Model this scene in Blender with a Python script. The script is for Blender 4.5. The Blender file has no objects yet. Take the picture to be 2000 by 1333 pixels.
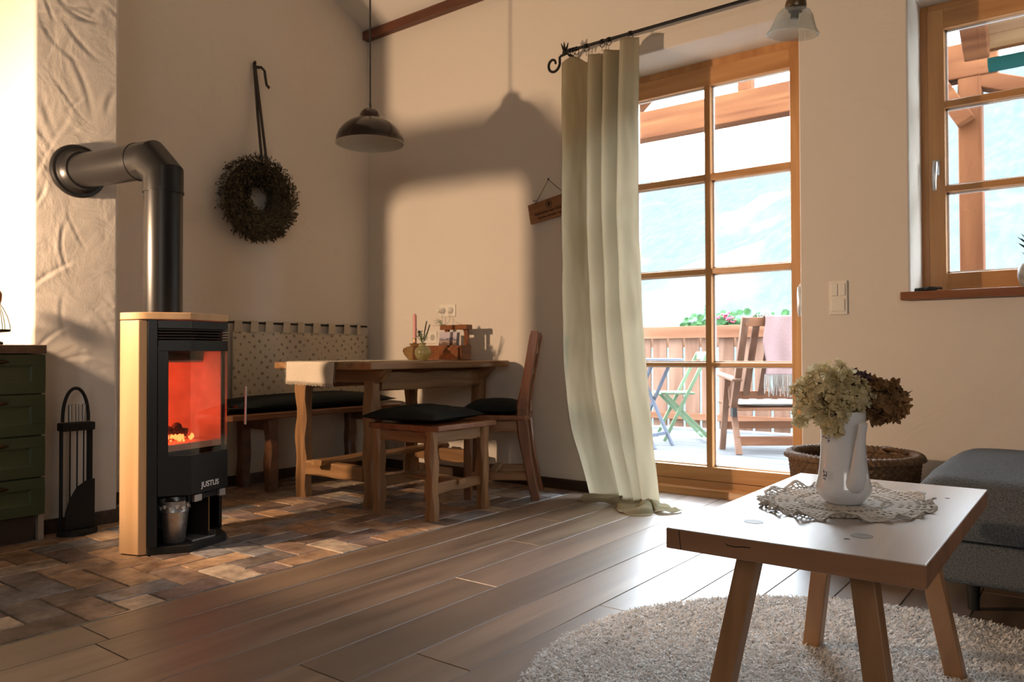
import bpy, math, random
import numpy as np
from mathutils import Vector, Matrix, noise
sc = bpy.context.scene
PI = math.pi
rnd = random.Random(7)

# ------------------------------------------------------------------ camera
CY, CP, CR, CF = math.radians(37.3535), 0.01613, -0.00339, 1502.0
cam_d = bpy.data.cameras.new('camera'); cam = bpy.data.objects.new('camera', cam_d)
sc.collection.objects.link(cam); sc.camera = cam
_f = Vector((-math.sin(CY)*math.cos(CP), math.cos(CY)*math.cos(CP), math.sin(CP)))
_r = Vector((math.cos(CY), math.sin(CY), 0)); _u = _r.cross(_f)
_r2 = _r*math.cos(CR) + _u*math.sin(CR); _u2 = _u*math.cos(CR) - _r*math.sin(CR)
_m = Matrix((_r2, _u2, -_f)).transposed().to_4x4(); _m.translation = (0, 0, 0.80)
cam.matrix_world = _m
cam_d.sensor_width = 36.0; cam_d.lens = CF*36.0/2000.0
cam_d.clip_start = 0.02; cam_d.clip_end = 3000
cam_d.dof.use_dof = True; cam_d.dof.focus_distance = 1.75; cam_d.dof.aperture_fstop = 11.0

# ------------------------------------------------------------------ world / exposure
sc.view_settings.view_transform = 'Standard'; sc.view_settings.look = 'None'
sc.view_settings.exposure = 0.12; sc.view_settings.gamma = 1.0; sc.view_settings.use_curve_mapping = False
w = bpy.data.worlds.new('sky'); sc.world = w; w.use_nodes = True
nt = w.node_tree; nt.nodes.clear()
wo = nt.nodes.new('ShaderNodeOutputWorld'); bg = nt.nodes.new('ShaderNodeBackground')
bg.inputs[0].default_value = (0.80, 0.91, 1.0, 1); bg.inputs[1].default_value = 26.0
nt.links.new(bg.outputs[0], wo.inputs[0])
sc.cycles.max_bounces = 8; sc.cycles.diffuse_bounces = 4; sc.cycles.transparent_max_bounces = 24
sc.cycles.sample_clamp_indirect = 6.0
sc.cycles.use_denoising = True

def light(name, kind, loc, power, col, rot=None, aim=None, **kw):
    d = bpy.data.lights.new(name, kind); o = bpy.data.objects.new(name, d); sc.collection.objects.link(o)
    o.location = loc; d.energy = power; d.color = col
    if aim is not None:
        o.rotation_euler = (Vector(aim)-Vector(loc)).to_track_quat('-Z', 'Y').to_euler()
    if rot is not None: o.rotation_euler = rot
    for k, v in kw.items(): setattr(d, k, v)
    return o
# unseen warm lamp on the kitchen side, placed by tracing back the cast shadows
KEY = (-3.59, 0.42, 1.37)
light('kitchen_side_lamp', 'SPOT', KEY, 290, (1.0, 0.67, 0.42), aim=(-2.9, 3.79, 1.80), spot_size=math.radians(122), spot_blend=0.25, shadow_soft_size=0.05)
# daylight through the balcony door and the window (sampling portals); plus an added unseen fill lamp behind the camera
for nm, lc, sx, sz in (('door_daylight', (-1.73, 4.35, 1.25), 1.2, 2.4), ('window_daylight', (-0.05, 4.35, 1.75), 1.2, 1.4)):
    o = light(nm, 'AREA', lc, 1, (1, 1, 1), rot=(-PI/2, 0, 0), shape='RECTANGLE', size=sx, size_y=sz)
    o.data.cycles.is_portal = True
light('rear_fill', 'AREA', (1.5, -2.35, 1.8), 26, (1.0, 0.93, 0.86), aim=(-0.6, 3.5, 1.2), shape='RECTANGLE', size=1.5, size_y=1.2)

# ------------------------------------------------------------------ helpers
class B:
    def __init__(s): s.v = []; s.f = []
    def add(s, vs, fs):
        o = len(s.v); s.v += [tuple(float(c) for c in v) for v in vs]; s.f += [tuple(i+o for i in f) for f in fs]; return s
    def box(s, x0, x1, y0, y1, z0, z1):
        return s.add([(x0,y0,z0),(x1,y0,z0),(x1,y1,z0),(x0,y1,z0),(x0,y0,z1),(x1,y0,z1),(x1,y1,z1),(x0,y1,z1)],
              [(3,2,1,0),(4,5,6,7),(0,1,5,4),(1,2,6,5),(2,3,7,6),(3,0,4,7)])
    def prism(s, poly, z0, z1, ax='z'):
        n = len(poly)
        def P(a, b, c): return {'z': (a, b, c), 'y': (a, c, b), 'x': (c, a, b)}[ax]
        vs = [P(a, b, z0) for a, b in poly] + [P(a, b, z1) for a, b in poly]
        return s.add(vs, [tuple(range(n-1, -1, -1)), tuple(range(n, 2*n))] + [(i, (i+1) % n, n+(i+1) % n, n+i) for i in range(n)])
    def sweep(s, pts, sec, up=None, closed=False, caps=True):
        # sec: function(i) -> list of (a,b) in the frame (side, up)
        pts = [Vector(p) for p in pts]; n = len(pts); rings = []
        prev = None
        for i, p in enumerate(pts):
            if closed: t = pts[(i+1) % n]-pts[i-1]
            else: t = pts[min(i+1, n-1)]-pts[max(i-1, 0)]
            t.normalize()
            if up is not None: u = Vector(up)
            elif prev is None: u = Vector((0, 0, 1)) if abs(t.z) < .9 else Vector((1, 0, 0))
            else: u = prev
            a = t.cross(u)
            if a.length < 1e-5: a = t.cross(Vector((0.3, 1, 0.2)))
            a.normalize(); b = a.cross(t).normalized(); prev = b
            rings.append([p + a*q[0] + b*q[1] for q in sec(i)])
        m = len(rings[0]); vs = [v for r in rings for v in r]; fs = []
        for i in range(n if closed else n-1):
            j = (i+1) % n
            for k in range(m): l = (k+1) % m; fs.append((i*m+k, i*m+l, j*m+l, j*m+k))
        if caps and not closed: fs += [tuple(range(m-1, -1, -1)), tuple(range((n-1)*m, n*m))]
        return s.add(vs, fs)
    def tube(s, pts, r, n=10, closed=False, caps=True):
        R = r if isinstance(r, (list, tuple)) else [r]*len(pts)
        return s.sweep(pts, lambda i: [(R[i]*math.cos(-2*PI*k/n), R[i]*math.sin(-2*PI*k/n)) for k in range(n)], closed=closed, caps=caps)
    def bar(s, a, b, w_, h, up=(0, 0, 1)):
        return s.sweep([a, b], lambda i: [(-w_/2,-h/2),(-w_/2,h/2),(w_/2,h/2),(w_/2,-h/2)], up=up)
    def cbar(s, pts, w_, h, c=.006, amp=.6, n=9, seed=0, up=(0, 0, 1), side=0.0):
        # hand finished bar: octagonal section whose chamfers and sides waver along its length
        r = random.Random(seed); a, b = Vector(pts[0]), Vector(pts[-1])
        P = [a.lerp(b, i/n) for i in range(n+1)] if len(pts) == 2 else [Vector(p) for p in pts]
        ph = [r.uniform(0, 6.28) for _ in range(8)]; fr = [r.uniform(.7, 1.5) for _ in range(8)]
        def sec(i):
            q = []
            for k, (sx, sy) in enumerate(((-1,-1),(-1,1),(1,1),(1,-1))):
                cc = c*(1+amp*math.sin(ph[k]+i*fr[k])); dw = side*math.sin(ph[4+k]+i*fr[4+k])
                W = w_/2+dw; H = h/2+dw*.5
                p1 = (sx*W, sy*(H-cc)); p2 = (sx*(W-cc), sy*H)
                q += [p2, p1] if k in (0, 2) else [p1, p2]
            return q
        return s.sweep(P, sec, up=up)
    def lathe(s, prof, c=(0, 0, 0), n=32, fn=None, wrap=True):
        vs = []; c = Vector(c)
        for j, (r, z) in enumerate(prof):
            for k in range(n):
                a = 2*PI*k/n; rr = fn(r, z, a) if fn else r
                vs.append((c.x+rr*math.cos(a), c.y+rr*math.sin(a), c.z+z))
        fs = [(j*n+k, j*n+(k+1) % n, (j+1)*n+(k+1) % n, (j+1)*n+k) for j in range(len(prof)-1) for k in range(n)]
        return s.add(vs, fs)
    def grid(s, fn, nu, nv, wu=False):
        vs = [fn(i/nu, j/nv) for j in range(nv+1) for i in range(nu if wu else nu+1)]
        m = nu if wu else nu+1
        return s.add(vs, [(j*m+i, j*m+(i+1) % m, (j+1)*m+(i+1) % m, (j+1)*m+i) for j in range(nv) for i in range(nu)])
    def blob(s, c, r, n=10, m=6, sc_=(1, 1, 1), jit=0, seed=0):
        c = Vector(c); rr = random.Random(seed); vs = []
        for j in range(m+1):
            t = PI*j/m
            for k in range(n):
                a = 2*PI*k/n; q = r*(1+rr.uniform(-jit, jit))
                vs.append((c.x+q*sc_[0]*math.sin(t)*math.cos(a), c.y+q*sc_[1]*math.sin(t)*math.sin(a), c.z-q*sc_[2]*math.cos(t)))
        return s.add(vs, [(j*n+k, j*n+(k+1) % n, (j+1)*n+(k+1) % n, (j+1)*n+k) for j in range(m) for k in range(n)])

def wl(p):
    v = Vector((0, 0, 0))
    while p is not None: v += p.location; p = p.parent
    return v
def build(b, name, mat, parent=None, smooth=None, bevel=0, seg=2, solid=0, sub=0, at=None, local=False, merge=True, cols=None):
    V = b.v
    if parent is not None and not local: o0 = wl(parent)
    elif at is not None: o0 = Vector(at)
    else: o0 = Vector((0, 0, 0))
    if parent is None and at is None and V:
        a = np.array(V); o0 = Vector(((a[:, 0].min()+a[:, 0].max())/2, (a[:, 1].min()+a[:, 1].max())/2, a[:, 2].min()))
    vv = (np.array(V)-np.array(o0)).tolist()
    me = bpy.data.meshes.new(name); me.from_pydata(vv, [], b.f); me.update()
    if cols is not None:
        at_ = me.color_attributes.new('tint', 'FLOAT_COLOR', 'CORNER'); d = []
        for p, c in zip(me.polygons, cols): d += [c[0], c[1], c[2], 1.0]*p.loop_total
        at_.data.foreach_set('color', d)
    me.materials.append(mat)
    if merge and len(V) < 60000 and cols is None:
        import bmesh
        bm = bmesh.new(); bm.from_mesh(me)
        bmesh.ops.remove_doubles(bm, verts=bm.verts, dist=1e-5)
        bmesh.ops.recalc_face_normals(bm, faces=bm.faces); bm.to_mesh(me); bm.free()
    if smooth is not None:
        me.shade_smooth()
        if smooth: me.set_sharp_from_angle(angle=math.radians(smooth))
    o = bpy.data.objects.new(name, me); sc.collection.objects.link(o)
    if parent is not None: o.parent = parent
    else: o.location = o0
    if solid:
        m = o.modifiers.new('thickness', 'SOLIDIFY'); m.thickness = solid; m.offset = 0
    if bevel:
        m = o.modifiers.new('bevel', 'BEVEL'); m.width = bevel; m.segments = seg; m.limit_method = 'ANGLE'; m.angle_limit = math.radians(35)
        me.shade_smooth(); me.set_sharp_from_angle(angle=math.radians(50)) if smooth is None else None
        o.modifiers['bevel'].harden_normals = True
    if sub:
        m = o.modifiers.new('round', 'SUBSURF'); m.levels = sub; m.render_levels = sub
    return o
def root(name, loc, label, cat, group=None, rz=0):
    o = bpy.data.objects.new(name, None); sc.collection.objects.link(o); o.location = loc; o.rotation_euler = (0, 0, rz)
    o.empty_display_size = .05
    return tag(o, label, cat, group)
def tag(o, label, cat, group=None, kind=None):
    o['label'] = label; o['category'] = cat
    if group: o['group'] = group
    if kind: o['kind'] = kind
    return o
def struct(o, label=None):
    o['kind'] = 'structure'
    if label: o['label'] = label
    return o
def text(body, name, size, mat, parent, loc, rot, ext=.0005, sx=1.0):
    c = bpy.data.curves.new(name, 'FONT'); c.body = body; c.size = size; c.extrude = ext; c.offset = .0004; c.align_x = 'CENTER'; c.align_y = 'CENTER'
    c.materials.append(mat); o = bpy.data.objects.new(name, c); sc.collection.objects.link(o)
    me = bpy.data.meshes.new_from_object(o, depsgraph=bpy.context.evaluated_depsgraph_get()); bpy.data.objects.remove(o); o = bpy.data.objects.new(name, me); sc.collection.objects.link(o)
    o.parent = parent; o.location = loc; o.rotation_euler = rot; o.scale = (sx, 1, 1); return o

# ------------------------------------------------------------------ materials
def newmat(name):
    m = bpy.data.materials.new(name); m.use_nodes = True; n = m.node_tree.nodes; p = n['Principled BSDF']; return m, n, m.node_tree.links, p
def plain(name, col, rough=.5, metal=0, spec=.5, noise_amt=0, nscale=20, bump=0, bscale=60, trans=0, ior=None, coat=0, sheen=0):
    m, n, L, p = newmat(name)
    p.inputs['Base Color'].default_value = (*col, 1); p.inputs['Roughness'].default_value = rough
    p.inputs['Metallic'].default_value = metal; p.inputs['Specular IOR Level'].default_value = spec
    if trans: p.inputs['Transmission Weight'].default_value = trans
    if ior: p.inputs['IOR'].default_value = ior
    if coat: p.inputs['Coat Weight'].default_value = coat
    if sheen: p.inputs['Sheen Weight'].default_value = sheen
    tc = n.new('ShaderNodeTexCoord')
    if noise_amt:
        no = n.new('ShaderNodeTexNoise'); no.inputs['Scale'].default_value = nscale; no.inputs['Detail'].default_value = 5
        L.new(tc.outputs['Object'], no.inputs['Vector'])
        r = n.new('ShaderNodeValToRGB'); r.color_ramp.elements[0].position = .3; r.color_ramp.elements[1].position = .7
        r.color_ramp.elements[0].color = (*[c*(1-noise_amt) for c in col], 1)
        r.color_ramp.elements[1].color = (*[min(1, c*(1+noise_amt)) for c in col], 1)
        L.new(no.outputs[0], r.inputs[0]); L.new(r.outputs[0], p.inputs['Base Color'])
    if bump:
        no = n.new('ShaderNodeTexNoise'); no.inputs['Scale'].default_value = bscale; no.inputs['Detail'].default_value = 4
        L.new(tc.outputs['Object'], no.inputs['Vector'])
        bu = n.new('ShaderNodeBump'); bu.inputs['Strength'].default_value = bump; bu.inputs['Distance'].default_value = .01
        L.new(no.outputs[0], bu.inputs['Height']); L.new(bu.outputs[0], p.inputs['Normal'])
    return m
def wood(name, c1, c2, axis='x', scale=1.0, rough=.45, knots=True, attr=False, bump=.15, coords='Object', spec=.5):
    m, n, L, p = newmat(name)
    tc = n.new('ShaderNodeTexCoord'); mp = n.new('ShaderNodeMapping')
    s = {'x': (1.2, 14, 14), 'y': (14, 1.2, 14), 'z': (14, 14, 1.2)}[axis]
    mp.inputs['Scale'].default_value = [q*scale for q in s]; L.new(tc.outputs[coords], mp.inputs['Vector'])
    vec = mp.outputs[0]
    if attr:   # shift the pattern per plank
        at = n.new('ShaderNodeAttribute'); at.attribute_name = 'tint'
        ml = n.new('ShaderNodeVectorMath'); ml.operation = 'MULTIPLY_ADD'; ml.inputs[1].default_value = (37, 61, 17)
        L.new(at.outputs['Color'], ml.inputs[0]); L.new(vec, ml.inputs[2]); vec = ml.outputs[0]
    no = n.new('ShaderNodeTexNoise'); no.inputs['Scale'].default_value = 1.0; no.inputs['Detail'].default_value = 7; no.inputs['Distortion'].default_value = 1.6
    L.new(vec, no.inputs['Vector'])
    n2 = n.new('ShaderNodeTexNoise'); n2.inputs['Scale'].default_value = .35; n2.inputs['Detail'].default_value = 2; L.new(vec, n2.inputs['Vector'])
    # rings
    mu = n.new('ShaderNodeMath'); mu.operation = 'MULTIPLY'; mu.inputs[1].default_value = 9; L.new(n2.outputs[0], mu.inputs[0])
    fr = n.new('ShaderNodeMath'); fr.operation = 'PINGPONG'; fr.inputs[1].default_value = .5; L.new(mu.outputs[0], fr.inputs[0])
    mix = n.new('ShaderNodeMath'); mix.operation = 'MULTIPLY_ADD'; mix.inputs[1].default_value = .45; L.new(fr.outputs[0], mix.inputs[0])
    sc2 = n.new('ShaderNodeMath'); sc2.operation = 'MULTIPLY'; sc2.inputs[1].default_value = .85; L.new(no.outputs[0], sc2.inputs[0]); L.new(sc2.outputs[0], mix.inputs[2])
    r = n.new('ShaderNodeValToRGB'); r.color_ramp.elements[0].position = .30; r.color_ramp.elements[1].position = .78
    r.color_ramp.elements[0].color = (*c1, 1); r.color_ramp.elements[1].color = (*c2, 1); L.new(mix.outputs[0], r.inputs[0])
    out = r.outputs[0]
    if attr:
        mx = n.new('ShaderNodeMix'); mx.data_type = 'RGBA'; mx.blend_type = 'MULTIPLY'; mx.inputs[0].default_value = 1
        at2 = n.new('ShaderNodeAttribute'); at2.attribute_name = 'tint'
        L.new(out, mx.inputs[6]); L.new(at2.outputs['Color'], mx.inputs[7]); out = mx.outputs[2]
    L.new(out, p.inputs['Base Color'])
    p.inputs['Roughness'].default_value = rough; p.inputs['Specular IOR Level'].default_value = spec
    bu = n.new('ShaderNodeBump'); bu.inputs['Strength'].default_value = bump; bu.inputs['Distance'].default_value = .004
    L.new(mix.outputs[0], bu.inputs['Height']); L.new(bu.outputs[0], p.inputs['Normal'])
    return m
def plaster(name, col, big=.5, strokes=False):
    m, n, L, p = newmat(name); tc = n.new('ShaderNodeTexCoord')
    p.inputs['Roughness'].default_value = .92; p.inputs['Specular IOR Level'].default_value = .2
    no = n.new('ShaderNodeTexNoise'); no.inputs['Scale'].default_value = 1.3; no.inputs['Detail'].default_value = 3; L.new(tc.outputs['Object'], no.inputs['Vector'])
    r = n.new('ShaderNodeValToRGB'); r.color_ramp.elements[0].color = (*[c*.94 for c in col], 1); r.color_ramp.elements[1].color = (*col, 1)
    L.new(no.outputs[0], r.inputs[0]); L.new(r.outputs[0], p.inputs['Base Color'])
    a = n.new('ShaderNodeTexNoise'); a.inputs['Scale'].default_value = 5; a.inputs['Detail'].default_value = 3; a.inputs['Distortion'].default_value = .9
    L.new(tc.outputs['Object'], a.inputs['Vector'])
    b_ = n.new('ShaderNodeTexNoise'); b_.inputs['Scale'].default_value = 140; b_.inputs['Detail'].default_value = 3; L.new(tc.outputs['Object'], b_.inputs['Vector'])
    ad = n.new('ShaderNodeMath'); ad.operation = 'MULTIPLY_ADD'; ad.inputs[1].default_value = .08; L.new(b_.outputs[0], ad.inputs[0]); L.new(a.outputs[0], ad.inputs[2])
    bu = n.new('ShaderNodeBump'); bu.inputs['Strength'].default_value = big; bu.inputs['Distance'].default_value = .02
    L.new(ad.outputs[0], bu.inputs['Height']); L.new(bu.outputs[0], p.inputs['Normal'])
    return m
def glassy(name, tint=(1, 1, 1), refl=.9, rough=.0, gloss_floor=.03, milk=0, mcol=(.8, .8, .8)):
    m = bpy.data.materials.new(name); m.use_nodes = True; n = m.node_tree.nodes; L = m.node_tree.links; n.clear()
    o = n.new('ShaderNodeOutputMaterial'); t = n.new('ShaderNodeBsdfTransparent'); g = n.new('ShaderNodeBsdfGlossy'); x = n.new('ShaderNodeMixShader')
    lw0 = n.new('ShaderNodeLayerWeight'); lw0.inputs[0].default_value = .5
    lw = n.new('ShaderNodeMath'); lw.operation = 'POWER'; lw.inputs[1].default_value = 5.0; L.new(lw0.outputs['Facing'], lw.inputs[0])
    t.inputs[0].default_value = (*tint, 1); g.inputs['Roughness'].default_value = rough
    mm = n.new('ShaderNodeMath'); mm.operation = 'MULTIPLY_ADD'; mm.inputs[1].default_value = refl; mm.inputs[2].default_value = gloss_floor
    L.new(lw.outputs[0], mm.inputs[0]); L.new(mm.outputs[0], x.inputs[0]); L.new(g.outputs[0], x.inputs[2]); L.new(x.outputs[0], o.inputs[0])
    if milk:
        dd = n.new('ShaderNodeBsdfTranslucent'); dd.inputs[0].default_value = (*mcol, 1); d2 = n.new('ShaderNodeBsdfDiffuse'); d2.inputs[0].default_value = (*mcol, 1)
        y = n.new('ShaderNodeMixShader'); y.inputs[0].default_value = .5; L.new(dd.outputs[0], y.inputs[1]); L.new(d2.outputs[0], y.inputs[2])
        z = n.new('ShaderNodeMixShader'); z.inputs[0].default_value = milk; L.new(t.outputs[0], z.inputs[1]); L.new(y.outputs[0], z.inputs[2]); L.new(z.outputs[0], x.inputs[1])
    else: L.new(t.outputs[0], x.inputs[1])
    return m
def cloth(name, c1, c2, transl=.0, scale=400, bump=.3, big=.0, rough=.9, dots=None):
    m, n, L, p = newmat(name); tc = n.new('ShaderNodeTexCoord'); p.inputs['Roughness'].default_value = rough; p.inputs['Specular IOR Level'].default_value = .15
    no = n.new('ShaderNodeTexNoise'); no.inputs['Scale'].default_value = scale; no.inputs['Detail'].default_value = 2; L.new(tc.outputs['Object'], no.inputs['Vector'])
    r = n.new('ShaderNodeValToRGB'); r.color_ramp.elements[0].position = .35; r.color_ramp.elements[1].position = .65
    r.color_ramp.elements[0].color = (*c1, 1); r.color_ramp.elements[1].color = (*c2, 1); L.new(no.outputs[0], r.inputs[0])
    col = r.outputs[0]
    if dots: col = dots(m, n, L, tc, col)
    L.new(col, p.inputs['Base Color'])
    n3 = n.new('ShaderNodeTexNoise'); n3.inputs['Scale'].default_value = 22; n3.inputs['Detail'].default_value = 4; n3.inputs['Distortion'].default_value = 1
    L.new(tc.outputs['Object'], n3.inputs['Vector'])
    ad = n.new('ShaderNodeMath'); ad.operation = 'MULTIPLY_ADD'; ad.inputs[1].default_value = big; L.new(n3.outputs[0], ad.inputs[0]); L.new(no.outputs[0], ad.inputs[2])
    bu = n.new('ShaderNodeBump'); bu.inputs['Strength'].default_value = bump; bu.inputs['Distance'].default_value = .003
    L.new(ad.outputs[0], bu.inputs['Height']); L.new(bu.outputs[0], p.inputs['Normal'])
    if transl:
        tr = n.new('ShaderNodeBsdfTranslucent'); L.new(col, tr.inputs[0]); x = n.new('ShaderNodeMixShader'); x.inputs[0].default_value = transl
        L.new(p.outputs[0], x.inputs[1]); L.new(tr.outputs[0], x.inputs[2]); L.new(x.outputs[0], n['Material Output'].inputs[0])
    return m
def emit(name, col, s):
    m = bpy.data.materials.new(name); m.use_nodes = True; n = m.node_tree.nodes; p = n['Principled BSDF']
    p.inputs['Base Color'].default_value = (*col, 1); p.inputs['Emission Color'].default_value = (*col, 1); p.inputs['Emission Strength'].default_value = s; return m

M_wall = plaster('plaster_warm_white', (.72, .66, .58), .35)
M_chim = plaster('trowelled_plaster', (.66, .61, .55), .3)
M_ceil = plaster('ceiling_white', (.72, .69, .64), .15)
M_beam = wood('dark_beam_wood', (.07, .022, .010), (.16, .06, .03), 'x', 1)
M_base = wood('dark_baseboard', (.030, .018, .010), (.07, .04, .022), 'x', 1, .5)
M_larch = wood('larch_frame', (.42, .19, .06), (.60, .31, .12), 'x', .8, .35, bump=.04)
M_larchz = wood('larch_frame_upright', (.42, .19, .06), (.60, .31, .12), 'z', .8, .35, bump=.04)
M_sill = wood('stained_sill', (.17, .06, .022), (.28, .11, .045), 'x', .8, .35, bump=.05)
M_out = wood('terrace_timber', (0.097, 0.041, 0.022), (0.166, 0.079, 0.046), 'x', .5, .6)
M_outz = wood('terrace_timber_upright', (0.093, 0.046, 0.030), (0.159, 0.093, 0.066), 'z', .5, .6)
M_roof = wood('orange_roof_timber', (.060, .020, .008), (.115, .045, .018), 'x', .5, .6)
M_roofz = wood('orange_roof_post', (.060, .020, .008), (.110, .042, .017), 'z', .5, .6)
M_deck = wood('grey_decking', (0.081, 0.084, 0.090), (0.125, 0.128, 0.134), 'x', .5, .7)
M_floor = wood('smoked_oak_floor', (.080, .051, .034), (.19, .13, .088), 'y', .55, .46, attr=True, bump=.22, spec=1.0)
M_oak = wood('oak_table', (.17, .085, .034), (.36, .20, .09), 'y', .9, .42)
M_oakx = wood('oak_table_cross', (.17, .085, .034), (.36, .20, .09), 'x', .9, .42)
M_oakz = wood('oak_upright', (.17, .085, .034), (.36, .20, .09), 'z', .9, .42)
M_seat = wood('red_oak_seat', (.14, .045, .016), (.27, .105, .042), 'y', .9, .28)
M_chair = wood('red_oak_chair', (.13, .045, .016), (.26, .105, .042), 'z', .9, .3)
M_benchw = wood('dark_oak_bench', (.09, .038, .018), (.17, .075, .034), 'y', .9, .4)
M_coffee = wood('beech_slab', (.34, .27, .21), (.48, .41, .35), 'y', .55, .34, bump=.08)  # sky reflection washing the top is partly put into this paler colour
M_cleg = wood('beech_leg', (.24, .12, .052), (.39, .21, .10), 'z', .8, .4, bump=.05)
M_endg = wood('beech_edge', (.21, .10, .052), (.38, .20, .11), 'x', .8, .45, bump=.05)
M_cover = wood('light_beech_cladding', (.55, .34, .17), (.68, .45, .25), 'z', .4, .4, bump=.03)
M_black = plain('black_steel', (.009, .010, .011), .34, .2, .4)
M_pipe = plain('black_flue_enamel', (.020, .020, .021), .33, .45, .5)
M_blackm = plain('matt_black_iron', (.010, .010, .010), .6, .2)
M_iron = plain('wrought_iron', (.012, .011, .010), .5, .6, bump=.3, bscale=120)
M_chrome = plain('brushed_steel', (.62, .62, .62), .28, 1)
M_zinc = plain('galvanised_zinc', (.42, .44, .46), .35, .9, noise_amt=.25, nscale=30)
M_gold = plain('brass', (.45, .30, .12), .35, 1)
M_bronze = plain('old_bronze', (.05, .032, .018), .4, .8)
M_white = plain('white_plastic', (.78, .74, .66), .3)
M_porc = plain('white_porcelain', (.72, .74, .78), .12, coat=.5)
M_green = plain('green_cabinet_paint', (.040, .066, .030), .45, bump=.05, bscale=300)
M_top = plain('brown_worktop', (.10, .062, .042), .35, noise_amt=.25, nscale=60)
M_glass = glassy('window_glass', (1, 1, 1), .8, 0, .04)
M_stoveglass = glassy('stove_glass', (.93, .88, .84), 1.0, .02, .05)
M_amber = glassy('smoky_amber_glass', (.66, .52, .32), .9, .05, .10, .06, (.55, .42, .25))
M_bud = glassy('green_bottle_glass', (.75, .75, .48), .9, .15, .10, .5, (.55, .52, .26))
M_shade = glassy('ribbed_clear_glass', (.92, .95, .95), .8, .08, .15, .04, (.75, .80, .80))
M_line = plain('white_glazing_bead', (.80, .83, .87), .4)
M_darkc = cloth('black_cushion_fabric', (.008, .010, .010), (.018, .022, .021), 0, 300, .3, .6)
M_grey = cloth('grey_upholstery', (.060, .066, .071), (.125, .134, .140), 0, 260, .5, .3)
M_curtain = cloth('olive_linen', (.27, .25, .16), (.36, .335, .225), .62, 500, .4, 2.2)
for _n in M_curtain.node_tree.nodes:
    if _n.type == 'BSDF_TRANSLUCENT':
        for _l in list(_n.inputs[0].links): M_curtain.node_tree.links.remove(_l)
        _n.inputs[0].default_value = (.80, .735, .61, 1)
M_runner = cloth('cream_linen_runner', (.58, .50, .40), (.72, .64, .53), .15, 500, .3, 1)
M_lace = cloth('ivory_crochet', (.66, .61, .55), (.82, .78, .72), .15, 600, .5, 1)
M_throw = cloth('pink_throw', (0.198, 0.130, 0.130), (0.251, 0.170, 0.170), .1, 200, .4, 1)
M_fringe = plain('cream_fringe', (0.162, 0.146, 0.134), .9)
M_pad = plain('light_seat_pad', (0.174, 0.162, 0.146), .9, noise_amt=.08)
M_basket = plain('dark_seagrass', (.12, .065, .028), .65, noise_amt=.45, nscale=55, bump=.6, bscale=90)
M_cord = plain('dark_cord', (.015, .013, .012), .7)
M_pend = plain('dark_brown_enamel', (.020, .010, .007), .25, .3, coat=.4)
M_pendin = plain('cream_enamel_inside', (.60, .58, .50), .25)
M_candle = plain('pink_wax', (.60, .27, .25), .45)
M_green2 = plain('leaf_green', (.10, .16, .05), .6, noise_amt=.3)
M_green3 = plain('dark_bud_green', (.02, .03, .015), .6)
M_ger = plain('geranium_leaf', (0.031, 0.075, 0.028), .6, noise_amt=.3)
M_pinkf = plain('geranium_pink', (0.218, 0.028, 0.062), .6)
M_whitef = plain('pale_blossom', (0.187, 0.206, 0.169), .7)
M_succ = plain('succulent_green', (.03, .07, .045), .5)
M_pot = plain('mottled_stone_pot', (.30, .31, .30), .5, noise_amt=.6, nscale=25)
M_wreath = plain('dried_olive_foliage', (.075, .058, .028), .8, noise_amt=.5, nscale=30)
M_ribbon = plain('dark_ribbon', (.020, .017, .015), .7)
M_signw = wood('sign_board', (.20, .085, .035), (.34, .16, .07), 'x', 1.2, .5)
M_burn = plain('burnt_lettering', (.020, .008, .004), .7)
M_cream = cloth('cream_petals', (.66, .57, .34), (.88, .80, .55), .5, 40, .1)
M_brownf = plain('brown_petals', (.24, .125, .045), .75, noise_amt=.45, nscale=28)
M_purp = plain('dull_purple_petals', (.10, .055, .060), .8, noise_amt=.4, nscale=40)
M_stem = plain('brown_stem', (.10, .05, .035), .8)
M_blue = plain('blue_glaze', (.10, .12, .20), .3)
M_verm = plain('firebrick', (.52, .42, .34), .85, noise_amt=.15, nscale=12)
M_coal = plain('charred_log', (.02, .017, .015), .9, bump=1, bscale=60)
M_ember = emit('glowing_ember', (1.0, .12, .03), 6)
M_paleg = plain('pale_green_paint', (0.106, 0.156, 0.097), .5)
M_paleb = plain('pale_grey_blue_paint', (0.094, 0.106, 0.138), .5)
M_gutter = plain('green_gutter', (.004, .034, .031), .4, .0)
M_photo2 = plain('white_card', (.62, .58, .54), .6)
M_bulb = plain('frosted_socket', (.05, .055, .05), .4)
M_tiledark = plain('grout', (.055, .045, .036), .9, noise_amt=.2)

M_coffee.node_tree.nodes['Principled BSDF'].inputs['Coat Weight'].default_value = .8
M_coffee.node_tree.nodes['Principled BSDF'].inputs['Coat Roughness'].default_value = .38
M_floor.node_tree.nodes['Principled BSDF'].inputs['Coat Weight'].default_value = .6
M_floor.node_tree.nodes['Principled BSDF'].inputs['Coat Roughness'].default_value = .42

for _m in (M_out, M_outz, M_roof, M_roofz, M_deck, M_paleg, M_paleb, M_ger, M_gutter):
    _p = _m.node_tree.nodes['Principled BSDF']; _p.inputs['Specular IOR Level'].default_value = .06; _p.inputs['Roughness'].default_value = .75

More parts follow.
